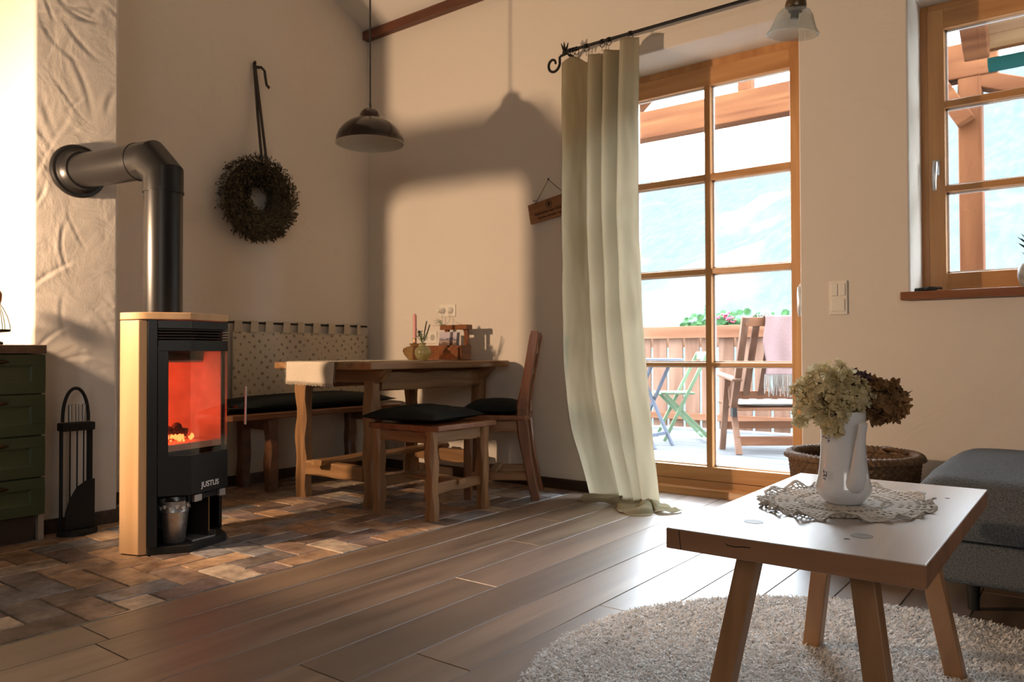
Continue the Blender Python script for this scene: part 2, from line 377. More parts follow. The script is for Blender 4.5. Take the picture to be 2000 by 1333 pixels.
# ------------------------------------------------------------------ room shell
YW, YF = 3.79, 4.09          # inner face of the balcony wall, face of the joinery
def wall_with_holes(name, xs, zs, holes, y0, y1, mat):
    b = B(); nx, nz = len(xs)-1, len(zs)-1
    H = lambda i, j: i < 0 or j < 0 or i >= nx or j >= nz or (i, j) in holes
    for i in range(nx):
        for j in range(nz):
            if (i, j) in holes: continue
            x0, x1, z0, z1 = xs[i], xs[i+1], zs[j], zs[j+1]
            b.add([(x0,y0,z0),(x1,y0,z0),(x1,y0,z1),(x0,y0,z1)], [(0,1,2,3)])
            b.add([(x0,y1,z0),(x1,y1,z0),(x1,y1,z1),(x0,y1,z1)], [(3,2,1,0)])
            if H(i-1, j): b.add([(x0,y0,z0),(x0,y1,z0),(x0,y1,z1),(x0,y0,z1)], [(3,2,1,0)])
            if H(i+1, j): b.add([(x1,y0,z0),(x1,y1,z0),(x1,y1,z1),(x1,y0,z1)], [(0,1,2,3)])
            if H(i, j-1): b.add([(x0,y0,z0),(x1,y0,z0),(x1,y1,z0),(x0,y1,z0)], [(3,2,1,0)])
            if H(i, j+1): b.add([(x0,y0,z1),(x1,y0,z1),(x1,y1,z1),(x0,y1,z1)], [(0,1,2,3)])
    return build(b, name, mat, bevel=.012, seg=3, at=(0, 0, 0))
struct(wall_with_holes('wall_back', [-4.6, -2.30, -1.143, -.662, .46, 2.7], [-.1, 1.065, 2.445, 3.6],
    {(1, 0), (1, 1), (3, 1)}, YW, 4.20, M_wall), 'warm white plastered wall with the balcony door and window')
b = B(); b.box(-4.6, -4.2, -3.0, 3.80, -.1, 6.0); struct(build(b, 'wall_left', M_wall, at=(0, 0, 0)))
b = B(); b.box(2.6, 2.8, -3.0, 3.80, -.1, 6.0); struct(build(b, 'wall_right', M_wall, at=(0, 0, 0)))
b = B(); b.box(-4.6, 2.8, -3.2, -3.0, -.1, 6.0); struct(build(b, 'wall_front', M_wall, at=(0, 0, 0)))
# sloping ceiling with a ridge
b = B()
b.add([(-4.6,3.82,3.10),(2.8,3.82,3.10),(2.8,.3,4.92),(-4.6,.3,4.92),(2.8,-3.2,3.11),(-4.6,-3.2,3.11)], [(0,1,2,3),(3,2,4,5)])
b.add([(-4.6,3.82,3.22),(2.8,3.82,3.22),(2.8,.3,5.04),(-4.6,.3,5.04),(2.8,-3.2,3.23),(-4.6,-3.2,3.23)], [(3,2,1,0),(5,4,2,3)])
struct(build(b, 'ceiling', M_ceil, at=(0, 0, 0), merge=False))
b = B(); b.box(-4.2, 2.6, 3.735, 3.79, 3.066, 3.128); struct(build(b, 'trim_1', M_beam, bevel=.003, at=(0, 0, 0)), 'dark wooden ledge board under the ceiling slope')

# chimney breast with deep trowel strokes (real relief)
def chimney():
    x0, y0, y1 = -3.75, 1.415, 1.79
    r = random.Random(11); strokes = []
    for k in range(50):
        cy, cz = r.uniform(y0, y1), r.uniform(.45, 2.9); a = r.gauss(-.9, .45) if r.random() < .72 else r.gauss(.9, .3); l = r.uniform(.05, .17)
        strokes.append((cy, cz, math.cos(a), math.sin(a), l, r.uniform(.008, .017), r.uniform(.0006, .0016), r.uniform(-2.5, 2.5)))
    NZ, NY = 520, 76; zt = 4.4
    ys = np.linspace(y0, y1, NY+1); zs = np.concatenate([np.linspace(-.05, .40, 20)[:-1], np.linspace(.40, 2.95, 420), np.linspace(2.95, zt, 12)[1:]])
    Y, Z = np.meshgrid(ys, zs); D = np.zeros_like(Y)
    for cy, cz, ca, sa, l, wd, h, cu in strokes:
        u = (Y-cy)*ca+(Z-cz)*sa; v = -(Y-cy)*sa+(Z-cz)*ca - cu*u*u
        e = np.clip(1-(np.abs(u)/l)**2, 0, 1)
        D += h*e*(np.exp(-(v/wd)**2)*.6 - 1.0*np.exp(-((v-wd*1.5)/(wd*.9))**2))
    edge = np.clip(np.minimum(Y-y0, y1-Y)/.012, 0, 1)
    low = np.clip((Z-.55)/.2, .25, 1)
    X = x0 + D*edge*low - .010*(1-edge)**2
    b = B(); m = NY+1
    b.v = np.stack([X, Y, Z], -1).reshape(-1, 3).tolist()
    b.f = [(j*m+i, j*m+i+1, (j+1)*m+i+1, (j+1)*m+i) for j in range(len(zs)-1) for i in range(NY)]
    xb = -4.22
    b.add([(x0-.010,y0,-.05),(xb,y0,-.05),(xb,y0,zt),(x0-.010,y0,zt)], [(0,3,2,1)])
    b.add([(x0-.010,y1,-.05),(xb,y1,-.05),(xb,y1,zt),(x0-.010,y1,zt)], [(0,1,2,3)])
    return build(b, 'wall_chimney', M_chim, smooth=50, at=(0, 0, 0), merge=False)
struct(chimney(), 'chimney breast in rough trowelled plaster')

# floors
def wood_floor():
    r = random.Random(3); b = B(); cols = []; wd = .19; x = -2.41
    ends0 = {0: 1.04, 3: 2.07, 5: 1.485, 1: 3.05, 2: 2.62, 4: 3.3}
    i = 0; g = .0012
    while x < 2.6:
        x1 = min(x+wd, 2.6); y = -3.0; e = ends0.get(i, r.uniform(0, 2.1)); ends = sorted([e + k*2.05 for k in range(-4, 4)])
        ys = [-3.0] + [q for q in ends if -2.9 < q < (4.15)] + [4.15]
        for ya, yb in zip(ys[:-1], ys[1:]):
            if i >= 7 and False: pass
            top = .0; c = .0016
            xa, xb_, y0, y1 = x+g, x1-g, ya+g, yb-g
            vs = [(xa,y0,-c*1.5),(xb_,y0,-c*1.5),(xb_,y1,-c*1.5),(xa,y1,-c*1.5),(xa+c,y0+c,top),(xb_-c,y0+c,top),(xb_-c,y1-c,top),(xa+c,y1-c,top)]
            b.add(vs, [(4,5,6,7),(0,1,5,4),(1,2,6,5),(2,3,7,6),(3,0,4,7)])
            t = r.uniform(.72, 1.25); tt = (t*r.uniform(.95, 1.05), t, t*r.uniform(.93, 1.05)); cols += [tt]*5
        x = x1; i += 1
    b.add([(-2.41,-3.0,-.004),(2.6,-3.0,-.004),(2.6,4.2,-.004),(-2.41,4.2,-.004)], [(0,1,2,3)]); cols.append((.25, .25, .25))
    return build(b, 'floor', M_floor, at=(0, 0, 0), cols=cols, merge=False)
struct(wood_floor(), 'brown wide plank floor')
def tile_material():
    m, n, L, p = newmat('stone_tiles'); tc = n.new('ShaderNodeTexCoord'); at = n.new('ShaderNodeAttribute'); at.attribute_name = 'tint'
    mv = n.new('ShaderNodeVectorMath'); mv.operation = 'MULTIPLY_ADD'; mv.inputs[1].default_value = (9, 13, 7)
    L.new(at.outputs['Color'], mv.inputs[0]); L.new(tc.outputs['Object'], mv.inputs[2])
    a = n.new('ShaderNodeTexNoise'); a.inputs['Scale'].default_value = 11; a.inputs['Detail'].default_value = 6; a.inputs['Roughness'].default_value = .7; L.new(mv.outputs[0], a.inputs['Vector'])
    r = n.new('ShaderNodeValToRGB'); r.color_ramp.elements[0].position = .35; r.color_ramp.elements[1].position = .68
    r.color_ramp.elements[0].color = (.45, .42, .42, 1); r.color_ramp.elements[1].color = (1.45, 1.45, 1.45, 1); L.new(a.outputs[0], r.inputs[0])
    mx = n.new('ShaderNodeMix'); mx.data_type = 'RGBA'; mx.blend_type = 'MULTIPLY'; mx.inputs[0].default_value = 1
    L.new(r.outputs[0], mx.inputs[6]); L.new(at.outputs['Color'], mx.inputs[7]); L.new(mx.outputs[2], p.inputs['Base Color'])
    rr = n.new('ShaderNodeMapRange'); rr.inputs[3].default_value = .5; rr.inputs[4].default_value = .28; L.new(a.outputs[0], rr.inputs[0]); L.new(rr.outputs[0], p.inputs['Roughness'])
    bu = n.new('ShaderNodeBump'); bu.inputs['Strength'].default_value = .35; bu.inputs['Distance'].default_value = .006
    L.new(a.outputs[0], bu.inputs['Height']); L.new(bu.outputs[0], p.inputs['Normal'])
    return m
M_tile = tile_material()
def tiles():
    r = random.Random(5); b = B(); cols = []; u = .1225; x0, y0 = -2.79, .95
    pal = [(.42,.30,.20),(.36,.23,.14),(.20,.17,.15),(.24,.23,.23),(.17,.125,.10),(.46,.38,.29),(.30,.21,.155),(.25,.19,.17),(.40,.27,.17),(.22,.22,.23)]
    def brick(i, j, wi, hj):
        xa, xb, ya, yb = x0+i*u, x0+(i+wi)*u, y0+j*u, y0+(j+hj)*u
        xa, xb = max(xa, -4.21), min(xb, -2.412); ya, yb = max(ya, -3.0), min(yb, 3.80)
        if xb-xa < .02 or yb-ya < .02: return
        g = .0022; c = .0035; xa += g; xb -= g; ya += g; yb -= g
        jt = lambda: r.uniform(-.0012, .0012)
        t = r.uniform(-.0006, .0006)
        vs = [(xa,ya,-.006),(xb,ya,-.006),(xb,yb,-.006),(xa,yb,-.006),(xa+c+jt(),ya+c+jt(),t),(xb-c+jt(),ya+c+jt(),t),(xb-c+jt(),yb-c+jt(),t),(xa+c+jt(),yb-c+jt(),t)]
        b.add(vs, [(4,5,6,7),(0,1,5,4),(1,2,6,5),(2,3,7,6),(3,0,4,7)])
        k = r.choice(pal); q = r.uniform(.8, 1.2); cols.extend([(k[0]*q, k[1]*q, k[2]*q)]*5)
    for i in range(-14, 6):
        for k in range(-12, 10):
            brick(i, i+4*k, 2, 1); brick(i, i+4*k+1, 1, 2)
    b.add([(-4.22,-3.0,-.004),(-2.41,-3.0,-.004),(-2.41,3.82,-.004),(-4.22,3.82,-.004)], [(0,1,2,3)]); cols.append((.05, .045, .04))
    return build(b, 'floor_tiles', M_tile, at=(0, 0, 0), cols=cols, merge=False)
struct(tiles(), 'herringbone stone brick floor')
b = B(); b.box(-2.4135, -2.4075, -3.0, 3.80, -.01, .0015); struct(build(b, 'trim_2', M_chrome, at=(0, 0, 0)), 'thin metal strip between tiles and planks')
# baseboards
b = B(); b.box(-4.2, -2.30, 3.773, YW, 0, .062); struct(build(b, 'baseboard_back', M_base, bevel=.003, at=(0, 0, 0)))
b = B(); b.box(-1.143, 2.6, 3.773, YW, 0, .062); struct(build(b, 'baseboard_back_right', M_base, bevel=.003, at=(0, 0, 0)))
b = B(); b.box(-4.2, -4.183, 1.79, 3.79, 0, .062); struct(build(b, 'baseboard_left', M_base, bevel=.003, at=(0, 0, 0)))
b = B(); b.box(-3.75, -3.735, 1.43, 1.792, 0, .064); b.box(-4.2, -3.735, 1.788, 1.803, 0, .064); struct(build(b, 'baseboard_chimney', M_base, bevel=.003, at=(0, 0, 0)))

# ------------------------------------------------------------------ balcony door
d = root('door_1', (-1.72, YF, 0), 'glazed balcony door in light brown wood', 'door'); d['kind'] = 'structure'
del d['category']
b = B(); fy0, fy1 = YF-.0, YF+.09
b.box(-2.30, -2.245, fy0, fy1, 0, 2.44); b.box(-1.215, -1.125, fy0, fy1, 0, 2.44); b.box(-2.30, -1.125, fy0, fy1, 2.395, 2.46); b.box(-2.30, -1.125, fy0, fy1, 0, .03)
build(b, 'door_frame', M_larchz, d, bevel=.004)
b = B(); sy0, sy1 = YF-.012, YF+.062
b.box(-2.262, -2.188, sy0, sy1, .03, 2.405); b.box(-1.276, -1.200, sy0, sy1, .03, 2.405)
build(b, 'stile', M_larchz, d, bevel=.005)
b = B(); b.box(-2.19, -1.274, sy0+.0006, sy1, .085, .163); b.box(-2.19, -1.274, sy0+.0006, sy1, 2.300, 2.403)
build(b, 'rail', M_larch, d, bevel=.004)
b = B(); b.box(-2.19, -1.274, sy0-.001, sy1, .030, .083); build(b, 'rail', M_larch, d, bevel=.004)
b = B(); b.prism([(YF-.055, .0), (YF-.012, .0), (YF-.012, .055), (YF-.045, .04)], -2.26, -1.17, 'x'); build(b, 'rain_board', M_larch, d, bevel=.003)
b = B(); b.box(-1.751, -1.715, sy0+.002, sy1-.006, .163, 2.30); build(b, 'muntin', M_larchz, d, bevel=.004)
for z0, z1 in ((.722, .745), (1.240, 1.272), (1.765, 1.803)):
    b = B(); b.box(-2.19, -1.751, sy0+.003, sy1-.006, z0, z1); b.box(-1.715, -1.274, sy0+.003, sy1-.006, z0, z1); build(b, 'muntin', M_larch, d, bevel=.004)
b = B()
zs = [.163, .722, .745, 1.240, 1.272, 1.765, 1.803, 2.300]
for x0, x1 in ((-2.188, -1.751), (-1.715, -1.276)):
    for k in range(0, 8, 2):
        z0, z1 = zs[k], zs[k+1]; t = .009; y0, y1 = YF+.022, YF+.034
        b.box(x0, x0+t, y0, y1, z0, z1); b.box(x1-t*.6, x1, y0, y1, z0, z1); b.box(x0, x1, y0, y1, z0, z0+t); b.box(x0, x1, y0, y1, z1-t*.7, z1)
build(b, 'glazing_bead', M_line, d)
b = B(); b.box(-2.19, -1.274, YF+.040, YF+.044, .16, 2.305); build(b, 'pane', M_glass, d)
b = B(); b.tube([(-1.222, YF-.014, 1.13), (-1.222, YF-.05, 1.13)], .009); b.tube([(-1.222, YF-.05, 1.135), (-1.222, YF-.055, 1.10), (-1.221, YF-.052, 1.02), (-1.22, YF-.047, .985)], [.009, .010, .011, .008], 12)
b.lathe([(0, 0), (.016, 0), (.016, .01), (0, .01)], (0, 0, 0), 20)
for i in range(len(b.v)-80, len(b.v)):
    x, y, z = b.v[i]; b.v[i] = (-1.222+x, YF-.022+z, 1.13+y*1.9)
build(b, 'handle', M_chrome, d, smooth=40)

# window right
wdw = root('window_1', (-.1, YF, 1.066), 'wooden casement window in a deep white reveal', 'window'); wdw['kind'] = 'structure'; del wdw['category']
WX0, WX1 = -.685, .46
b = B(); b.box(WX0, -.628, fy0, fy1, 1.066, 2.45); b.box(.40, WX1, fy0, fy1, 1.066, 2.45); build(b, 'window_frame', M_larchz, wdw, bevel=.004)
b = B(); b.box(-.628, .40, fy0, fy1, 1.066, 1.088); b.box(-.628, .40, fy0, fy1, 2.405, 2.45); build(b, 'window_frame', M_larch, wdw, bevel=.004)
b = B(); b.box(-.632, -.560, sy0, sy1, 1.082, 2.415); b.box(.33, .405, sy0, sy1, 1.082, 2.415); build(b, 'stile', M_larchz, wdw, bevel=.005)
b = B(); b.box(-.562, .33, sy0+.0006, sy1, 1.082, 1.168); b.box(-.562, .33, sy0+.0006, sy1, 2.318, 2.415); build(b, 'rail', M_larch, wdw, bevel=.005)
for z0, z1 in ((1.945, 1.977), (1.548, 1.578)):
    b = B(); b.box(-.562, .33, sy0+.003, sy1-.006, z0, z1); build(b, 'muntin', M_larch, wdw, bevel=.004)
b = B(); zs = [1.168, 1.548, 1.578, 1.945, 1.977, 2.318]
for k in range(0, 6, 2):
    z0, z1 = zs[k], zs[k+1]; t = .009; b.box(-.56, -.56+t, YF+.022, YF+.034, z0, z1); b.box(-.56, .33, YF+.022, YF+.034, z0, z0+t); b.box(-.56, .33, YF+.022, YF+.034, z1-t, z1)
build(b, 'glazing_bead', M_line, wdw)
b = B(); b.box(-.562, .332, YF+.040, YF+.044, 1.165, 2.322); build(b, 'pane', M_glass, wdw)
b = B(); hx = -.598
b.box(hx-.014, hx+.014, YF-.022, YF-.012, 1.63, 1.70); b.tube([(hx, YF-.018, 1.675), (hx, YF-.055, 1.675)], .009)
b.tube([(hx+.002, YF-.055, 1.683), (hx, YF-.06, 1.66), (hx-.003, YF-.058, 1.60), (hx-.003, YF-.05, 1.555)], [.010, .011, .010, .008], 12)
build(b, 'handle', M_chrome, wdw, smooth=40)
b = B(); b.box(-.697, .50, 3.745, YF+.03, 1.030, 1.066); build(b, 'window_sill', M_sill, wdw, bevel=.003)

# ------------------------------------------------------------------ curtain and rod
def curtain():
    NU, NV = 260, 190
    folds = [  # phase warp: uneven folds across the width
    ]
    def xy(u, t):   # t: 0 top .. 1 floor
        n = 3.9; ph = 2*PI*n*(u + .05*math.sin(2*PI*u*1.3+1)) + .5*math.sin(2.2*t+1) + (.8*t*u)
        xl = -2.422 + .150*max(0, (t-.70)/.30)**1.8
        xr = -1.938 - .030*math.sin(PI*t) + .040*t**1.5 + .060*max(0, (t-.35)/.65)**1.6
        A = .052*(1-.25*t) * (1-.5*math.exp(-((u-1)/.09)**2))
        x = xl+(xr-xl)*(u+.16*t**3*math.sin(PI*u)) + .016*math.sin(ph*1.0+.9)*(1+.5*t)
        y = 3.645 + A*math.sin(ph) - .05*t*t*(u*.4+.1) 
        w1 = noise.noise(Vector((u*9, t*7, 1)))*.010*(.3+t); w2 = noise.noise(Vector((u*26, t*16, 5)))*.004
        return x + w1*.6, y + w1 + w2
    def fn(u, v):
        vf = .80
        scallop = -.012 - .030*abs(math.sin(PI*(u*5.0+.02)))**1.5 if u < .80 else -.004
        if v < vf:
            t = v/vf; x, y = xy(u, t); z = (2.475 + .012*u + scallop)*(1-t) + .028*t
            return (x, y, z)
        s = (v-vf)/(1-vf)      # gathered on the floor in loose pleats
        x, y = xy(u, 1.0)
        reach = .085 + .27*math.exp(-((u-.52)/.22)**2) + .13*math.exp(-((u-.93)/.10)**2) - .05*math.exp(-((u-.76)/.05)**2)
        ang = -1.05 + 1.25*(u-.45)                      # direction in which the cloth slides away
        q = s*reach*(1-.18*s)
        ca, sa = math.cos(ang), math.sin(ang)
        meander = .030*math.sin(u*24+2.2*s)*s
        pl = math.sin(u*34 + 5*s + 1.5*math.sin(u*9))
        z = .030*(1-s)**2 + .034*math.sin(PI*min(1, s*1.02))*(.35+.65*max(0, pl))**1.0 + .022*max(0, math.sin(q*60+u*11))*s*(1-.3*s) + .010*noise.noise(Vector((u*14, s*5, 2)))
        z = max(.004, z)
        return (x+q*ca*1.0 + meander*(-sa), y+q*sa + meander*ca + .008*noise.noise(Vector((u*20, s*6, 8)))*s, z)
    b = B(); b.grid(fn, NU, NV); return b
c = build(curtain(), 'curtain', M_curtain, smooth=180, solid=.0016)
tag(c, 'floor-length olive linen curtain hanging left of the balcony door, its hem pooled on the floor', 'curtain')
b = B()
b.tube([(-1.962+.0, 3.655, 2.48), (-1.962, 3.66, 2.4)], .0001)
rodr = root('curtain_rod', (-1.7, 3.66, 2.5), 'black wrought-iron curtain rod with scrolled end above the balcony door', 'curtain rod')
zr = lambda x: 2.522 - .0 * (x+2.4)
b = B(); b.tube([(-2.385, 3.66, 2.523), (-.98, 3.66, 2.523)], .0085, 12); build(b, 'rod', M_iron, rodr, smooth=40)
# scroll
b = B(); P = [(-2.385, 3.66, 2.523), (-2.40, 3.66, 2.512), (-2.43, 3.66, 2.507), (-2.442, 3.66, 2.50)]
for k in range(30):
    a = -.15 - k*.215; r_ = .046 - .00105*k
    P.append((-2.487 + r_*math.cos(a), 3.66, 2.470 + r_*math.sin(a)*1.12))
b.tube(P, [.0078]*20+[.0078-.00012*i for i in range(len(P)-20)], 10); build(b, 'scroll', M_iron, rodr, smooth=40)
for xx in (-2.405, -1.015):
    b = B()
    for k in range(5): b.tube([(xx, 3.66, 2.52), (xx+.012*math.cos(k*1.257), 3.66+.012*math.sin(k*1.257), 2.545), (xx+.022*math.cos(k*1.257), 3.66+.022*math.sin(k*1.257), 2.572)], [.007, .006, .002], 6)
    b.blob((xx, 3.66, 2.52), .016, 12, 8); b.tube([(xx, 3.66, 2.52), (xx+.005, 3.79, 2.52)], .006, 8)
    build(b, 'finial', M_iron, rodr, smooth=40)
for xx, hh in ((-2.372, 0), (-2.352, 0), (-2.330, 0), (-2.262, .0), (-2.160, 0), (-2.118, 0), (-1.985, 0)):
    b = B(); r_ = .020
    b.tube([(xx+.006*math.sin(k*.35), 3.66+r_*math.sin(k*2*PI/24), 2.512+r_*math.cos(k*2*PI/24)) for k in range(24)], .0022, 6, closed=True)
    b.tube([(xx, 3.66, 2.492), (xx, 3.658, 2.466)], .0015, 6); b.tube([(xx-.008, 3.66, 2.523), (xx+.008, 3.66, 2.523)], .0125, 10)
    build(b, 'ring', M_iron, rodr, smooth=40)

# ------------------------------------------------------------------ stove
ang = math.radians(17.5)
st = root('wood_stove', (-3.148, 1.732, 0), 'black wood-burning stove with pale wood side cladding and red glow behind glass', 'stove', rz=ang)
def sb(b, name, mat, par=st, **k): return build(b, name, mat, par, local=True, **k)
P1, P2, P3, P4 = (.076, -.209), (.200, -.108), (.200, .108), (.076, .209)
lerp = lambda a, b_, t: (a[0]+(b_[0]-a[0])*t, a[1]+(b_[1]-a[1])*t)
def facet(b, a, c, z0, z1, th=.012):
    # vertical wall panel from a to c, thickness inwards (towards the stove centre)
    dx, dy = c[0]-a[0], c[1]-a[1]; l = math.hypot(dx, dy); nx, ny = -dy/l*th, dx/l*th
    b.prism([a, c, (c[0]+nx, c[1]+ny), (a[0]+nx, a[1]+ny)], z0, z1)
outer = [P1, P2, P3, P4, (.045, .227), (-.047, .227), (-.175, .10), (-.175, -.10), (-.047, -.227), (.045, -.227)]
bodyp = [(.06, -.20), (.06, .20), (-.05, .205), (-.17, .098), (-.17, -.098), (-.05, -.205)]
b = B(); b.prism([(p[0]*.985, p[1]*.985) for p in [P1, P2, P3, P4, (-.05, .21), (-.17, .098), (-.17, -.098), (-.05, -.21)]], .0, .030); sb(b, 'base', M_blackm, bevel=.002)
# side claddings
for sgn in (-1, 1):
    q = [(.070, .205*sgn), (.047, .227*sgn), (-.050, .227*sgn), (-.060, .205*sgn)]
    if sgn < 0: q = q[::-1]
    b = B(); b.prism(q, .004, .938); sb(b, 'side_cladding', M_cover, bevel=.003)
b = B(); b.prism([(p[0]*1.012, p[1]*1.012) for p in outer], .940, .970); sb(b, 'top_plate', M_cover, bevel=.004)
# body: rear shell, sides, wide front posts
b = B()
facet(b, (-.05, .205), (-.17, .098), .03, .94); facet(b, (-.17, .098), (-.17, -.098), .03, .94); facet(b, (-.17, -.098), (-.05, -.205), .03, .94)
b.box(-.05, .074, -.2045, -.190, .03, .94); b.box(-.05, .074, .190, .2045, .03, .94)
for z_ in (.385, .815, .214): b.prism(bodyp, z_, z_+.017)
facet(b, P1, lerp(P1, P2, .22), .03, .94, .014); facet(b, lerp(P4, P3, .22), P4, .03, .94, .014)
sb(b, 'body', M_black, bevel=.0015)
# door: upper band with louvres, lower band, side post
dr = bpy.data.objects.new('door', None); sc.collection.objects.link(dr); dr.parent = st
a0, a1 = lerp(P1, P2, .235), lerp(P4, P3, .235)
b = B()
for z0, z1 in ((.232, .392), (.815, .858), (.906, .938)):
    facet(b, a0, P2, z0, z1, .010); facet(b, P2, P3, z0, z1, .010); facet(b, P3, a1, z0, z1, .010)
facet(b, a0, lerp(P1, P2, .47), .392, .815, .010); facet(b, lerp(P4, P3, .47), a1, .392, .815, .010)
sb(b, 'door_panel', M_black, dr, bevel=.0012)
b = B()
for k in range(4):
    z = .864 + k*.0115
    for p, q in ((a0, P2), (P2, P3), (P3, a1)): facet(b, p, q, z, z+.0045, .010)
sb(b, 'louvre', M_blackm, dr)
b = B()
for p, q in ((lerp(P1, P2, .47), P2), (P2, P3), (P3, lerp(P4, P3, .47))): facet(b, (p[0]-.004, p[1]), (q[0]-.004, q[1]), .392, .815, .002)
sb(b, 'glass', M_stoveglass, dr, merge=False)
text('JUSTUS', 'lettering', .032, plain('white_print', (.8, .82, .85), .5), dr, (.2008, .002, .262), (PI/2, 0, PI/2), .0003, 1.0)
b = B(); b.box(.187, .204, -.090, -.048, .200, .228); sb(b, 'air_knob', M_chrome, bevel=.002)
b = B(); b.box(.187, .204, .056, .092, .200, .228); sb(b, 'air_knob', M_chrome, bevel=.002)
b = B(); b.box(.183, .196, -.046, .02, .206, .226); b.box(.170, .186, -.105, .105, .202, .232); sb(b, 'air_slider', M_black, bevel=.001)
hx_, hy_ = .175, .252
b = B(); b.tube([(hx_, hy_, .485), (hx_+.004, hy_+.0, .655)], .0055, 10); sb(b, 'handle', M_chrome, dr, smooth=40)
b = B(); b.box(.115, hx_, .200, .206, .56, .572); b.tube([(.118, .19, .566), (hx_-.005, hy_-.004, .566)], .006, 8); sb(b, 'handle_arm', M_blackm, dr, smooth=40)
# fire chamber lining and fire
b = B()
b.box(-.125, -.115, -.095, .095, .402, .815); b.box(-.045, .10, -.165, -.150, .402, .815); b.box(-.045, .125, .150, .165, .402, .815); b.prism([(-.12, -.09), (.10, -.16), (.125, .16), (-.05, .16), (-.12, .09)], .402, .430)
b.prism([(-.125, .095), (-.118, .088), (-.038, .156), (-.045, .163)], .402, .815); b.prism([(-.118, -.088), (-.125, -.095), (-.045, -.163), (-.038, -.156)], .402, .815)
b.prism([(-.115, .80), (.03, .765), (.03, .775), (-.115, .812)], -.15, .15, 'y')
sb(b, 'fire_brick_lining', M_verm, bevel=.002)
b = B(); r = random.Random(4)
for k in range(5):
    a = r.uniform(0, PI); x, y = r.uniform(-.02, .03), -.03+r.uniform(-.06, .06); l = r.uniform(.05, .075)
    n_ = 8; pts = [(x+math.cos(a)*l*(i/n_*2-1)*.6, y+math.sin(a)*l*(i/n_*2-1), .452+.014*k*.7+.006*math.sin(i+k)) for i in range(n_+1)]
    b.tube(pts, [.017+.005*math.sin(i*1.7+k) for i in range(n_+1)], 9)
sb(b, 'log', M_coal, smooth=60)
b = B()
for k in range(46): b.blob((r.uniform(-.03, .06), r.uniform(-.12, .07), .434+r.uniform(0, .022)), r.uniform(.004, .011), 6, 4, jit=.35, seed=k)
sb(b, 'embers', M_ember)['kind'] = 'stuff'
b = B(); b.box(.072, .10, -.16, .05, .4025, .4065); sb(b, 'ash_lip', M_ember)
o = light('fire_glow', 'POINT', (.0, -.06, .52), 1.15, (1.0, .085, .03), shadow_soft_size=.035); o.parent = st
o = light('flame_glow', 'POINT', (.0, -.06, .70), 0.9, (1.0, .085, .035), shadow_soft_size=.04); o.parent = st
# log compartment lining
b = B(); b.box(-.155, -.145, -.09, .09, .03, .212); b.box(-.04, .165, .030, .036, .03, .205); sb(b, 'compartment_wall', M_blackm)
b = B(); b.box(.1652, .1675, .0305, .0355, .055, .200); sb(b, 'edge_strip', M_gold)
b = B(); b.prism([(.02, -.02), (.165, -.06), (.185, .05), (.12, .13), (.0, .12)], .031, .037); sb(b, 'floor_sheet', M_zinc)
# bucket in compartment
bk = root('metal_bucket', (0, 0, 0), 'small zinc bucket with white paw prints standing in the stove compartment', 'bucket')
R17 = Matrix.Rotation(ang, 3, 'Z'); bl = R17 @ Vector((.098, -.088, 0)) + Vector(st.location); bk.location = (bl.x, bl.y, .031)
b = B(); b.lathe([(0, .002), (.038, .002), (.0385, .0), (.041, .003), (.0545, .125), (.056, .128), (.0545, .131), (.059, .168), (.0615, .170), (.0615, .173), (.0585, .173), (.053, .13), (.037, .006), (0, .006)], (0, 0, 0), 40)
build(b, 'pail', M_zinc, bk, smooth=40, local=True)
b = B()
def paw(b, az, z, s):
    rr = .0568; zz = z
    def put(da, dz, ra):
        aa = az + da/rr; c_ = Vector((math.cos(aa)*(rr+(zz-.131)*.11+.0012), math.sin(aa)*(rr+(zz-.131)*.11+.0012), zz+dz)); n_ = Vector((math.cos(aa), math.sin(aa), 0)); t_ = Vector((-math.sin(aa), math.cos(aa), 0))
        vs = [c_ + t_*ra*math.cos(k*PI/4) + Vector((0, 0, 1))*ra*math.sin(k*PI/4) for k in range(8)]; b.add(vs, [tuple(range(8))])
    put(0, -.002*s, .0045*s)
    for q in (-1.5, -.5, .5, 1.5): put(q*.0036*s, .0055*s - abs(q)*.0015*s, .0020*s)
for k, az in enumerate(np.linspace(-2.4, .9, 9)): paw(b, az, .146+(.006 if k % 2 else -.002), 1.15)
build(b, 'paw_print', plain('paw_white', (.8, .8, .78), .6), bk, local=True, solid=.0006)
b = B(); r = random.Random(8)
for k in range(9): b.blob((r.uniform(-.03, .03), r.uniform(-.03, .03), .13+r.uniform(0, .03)), .018, 7, 5, jit=.3, seed=k)
tag(build(b, 'charcoal', M_coal, at=(0, 0, 0)), 'dark coals lying in the small zinc bucket', 'coal', kind='stuff').location = bk.location

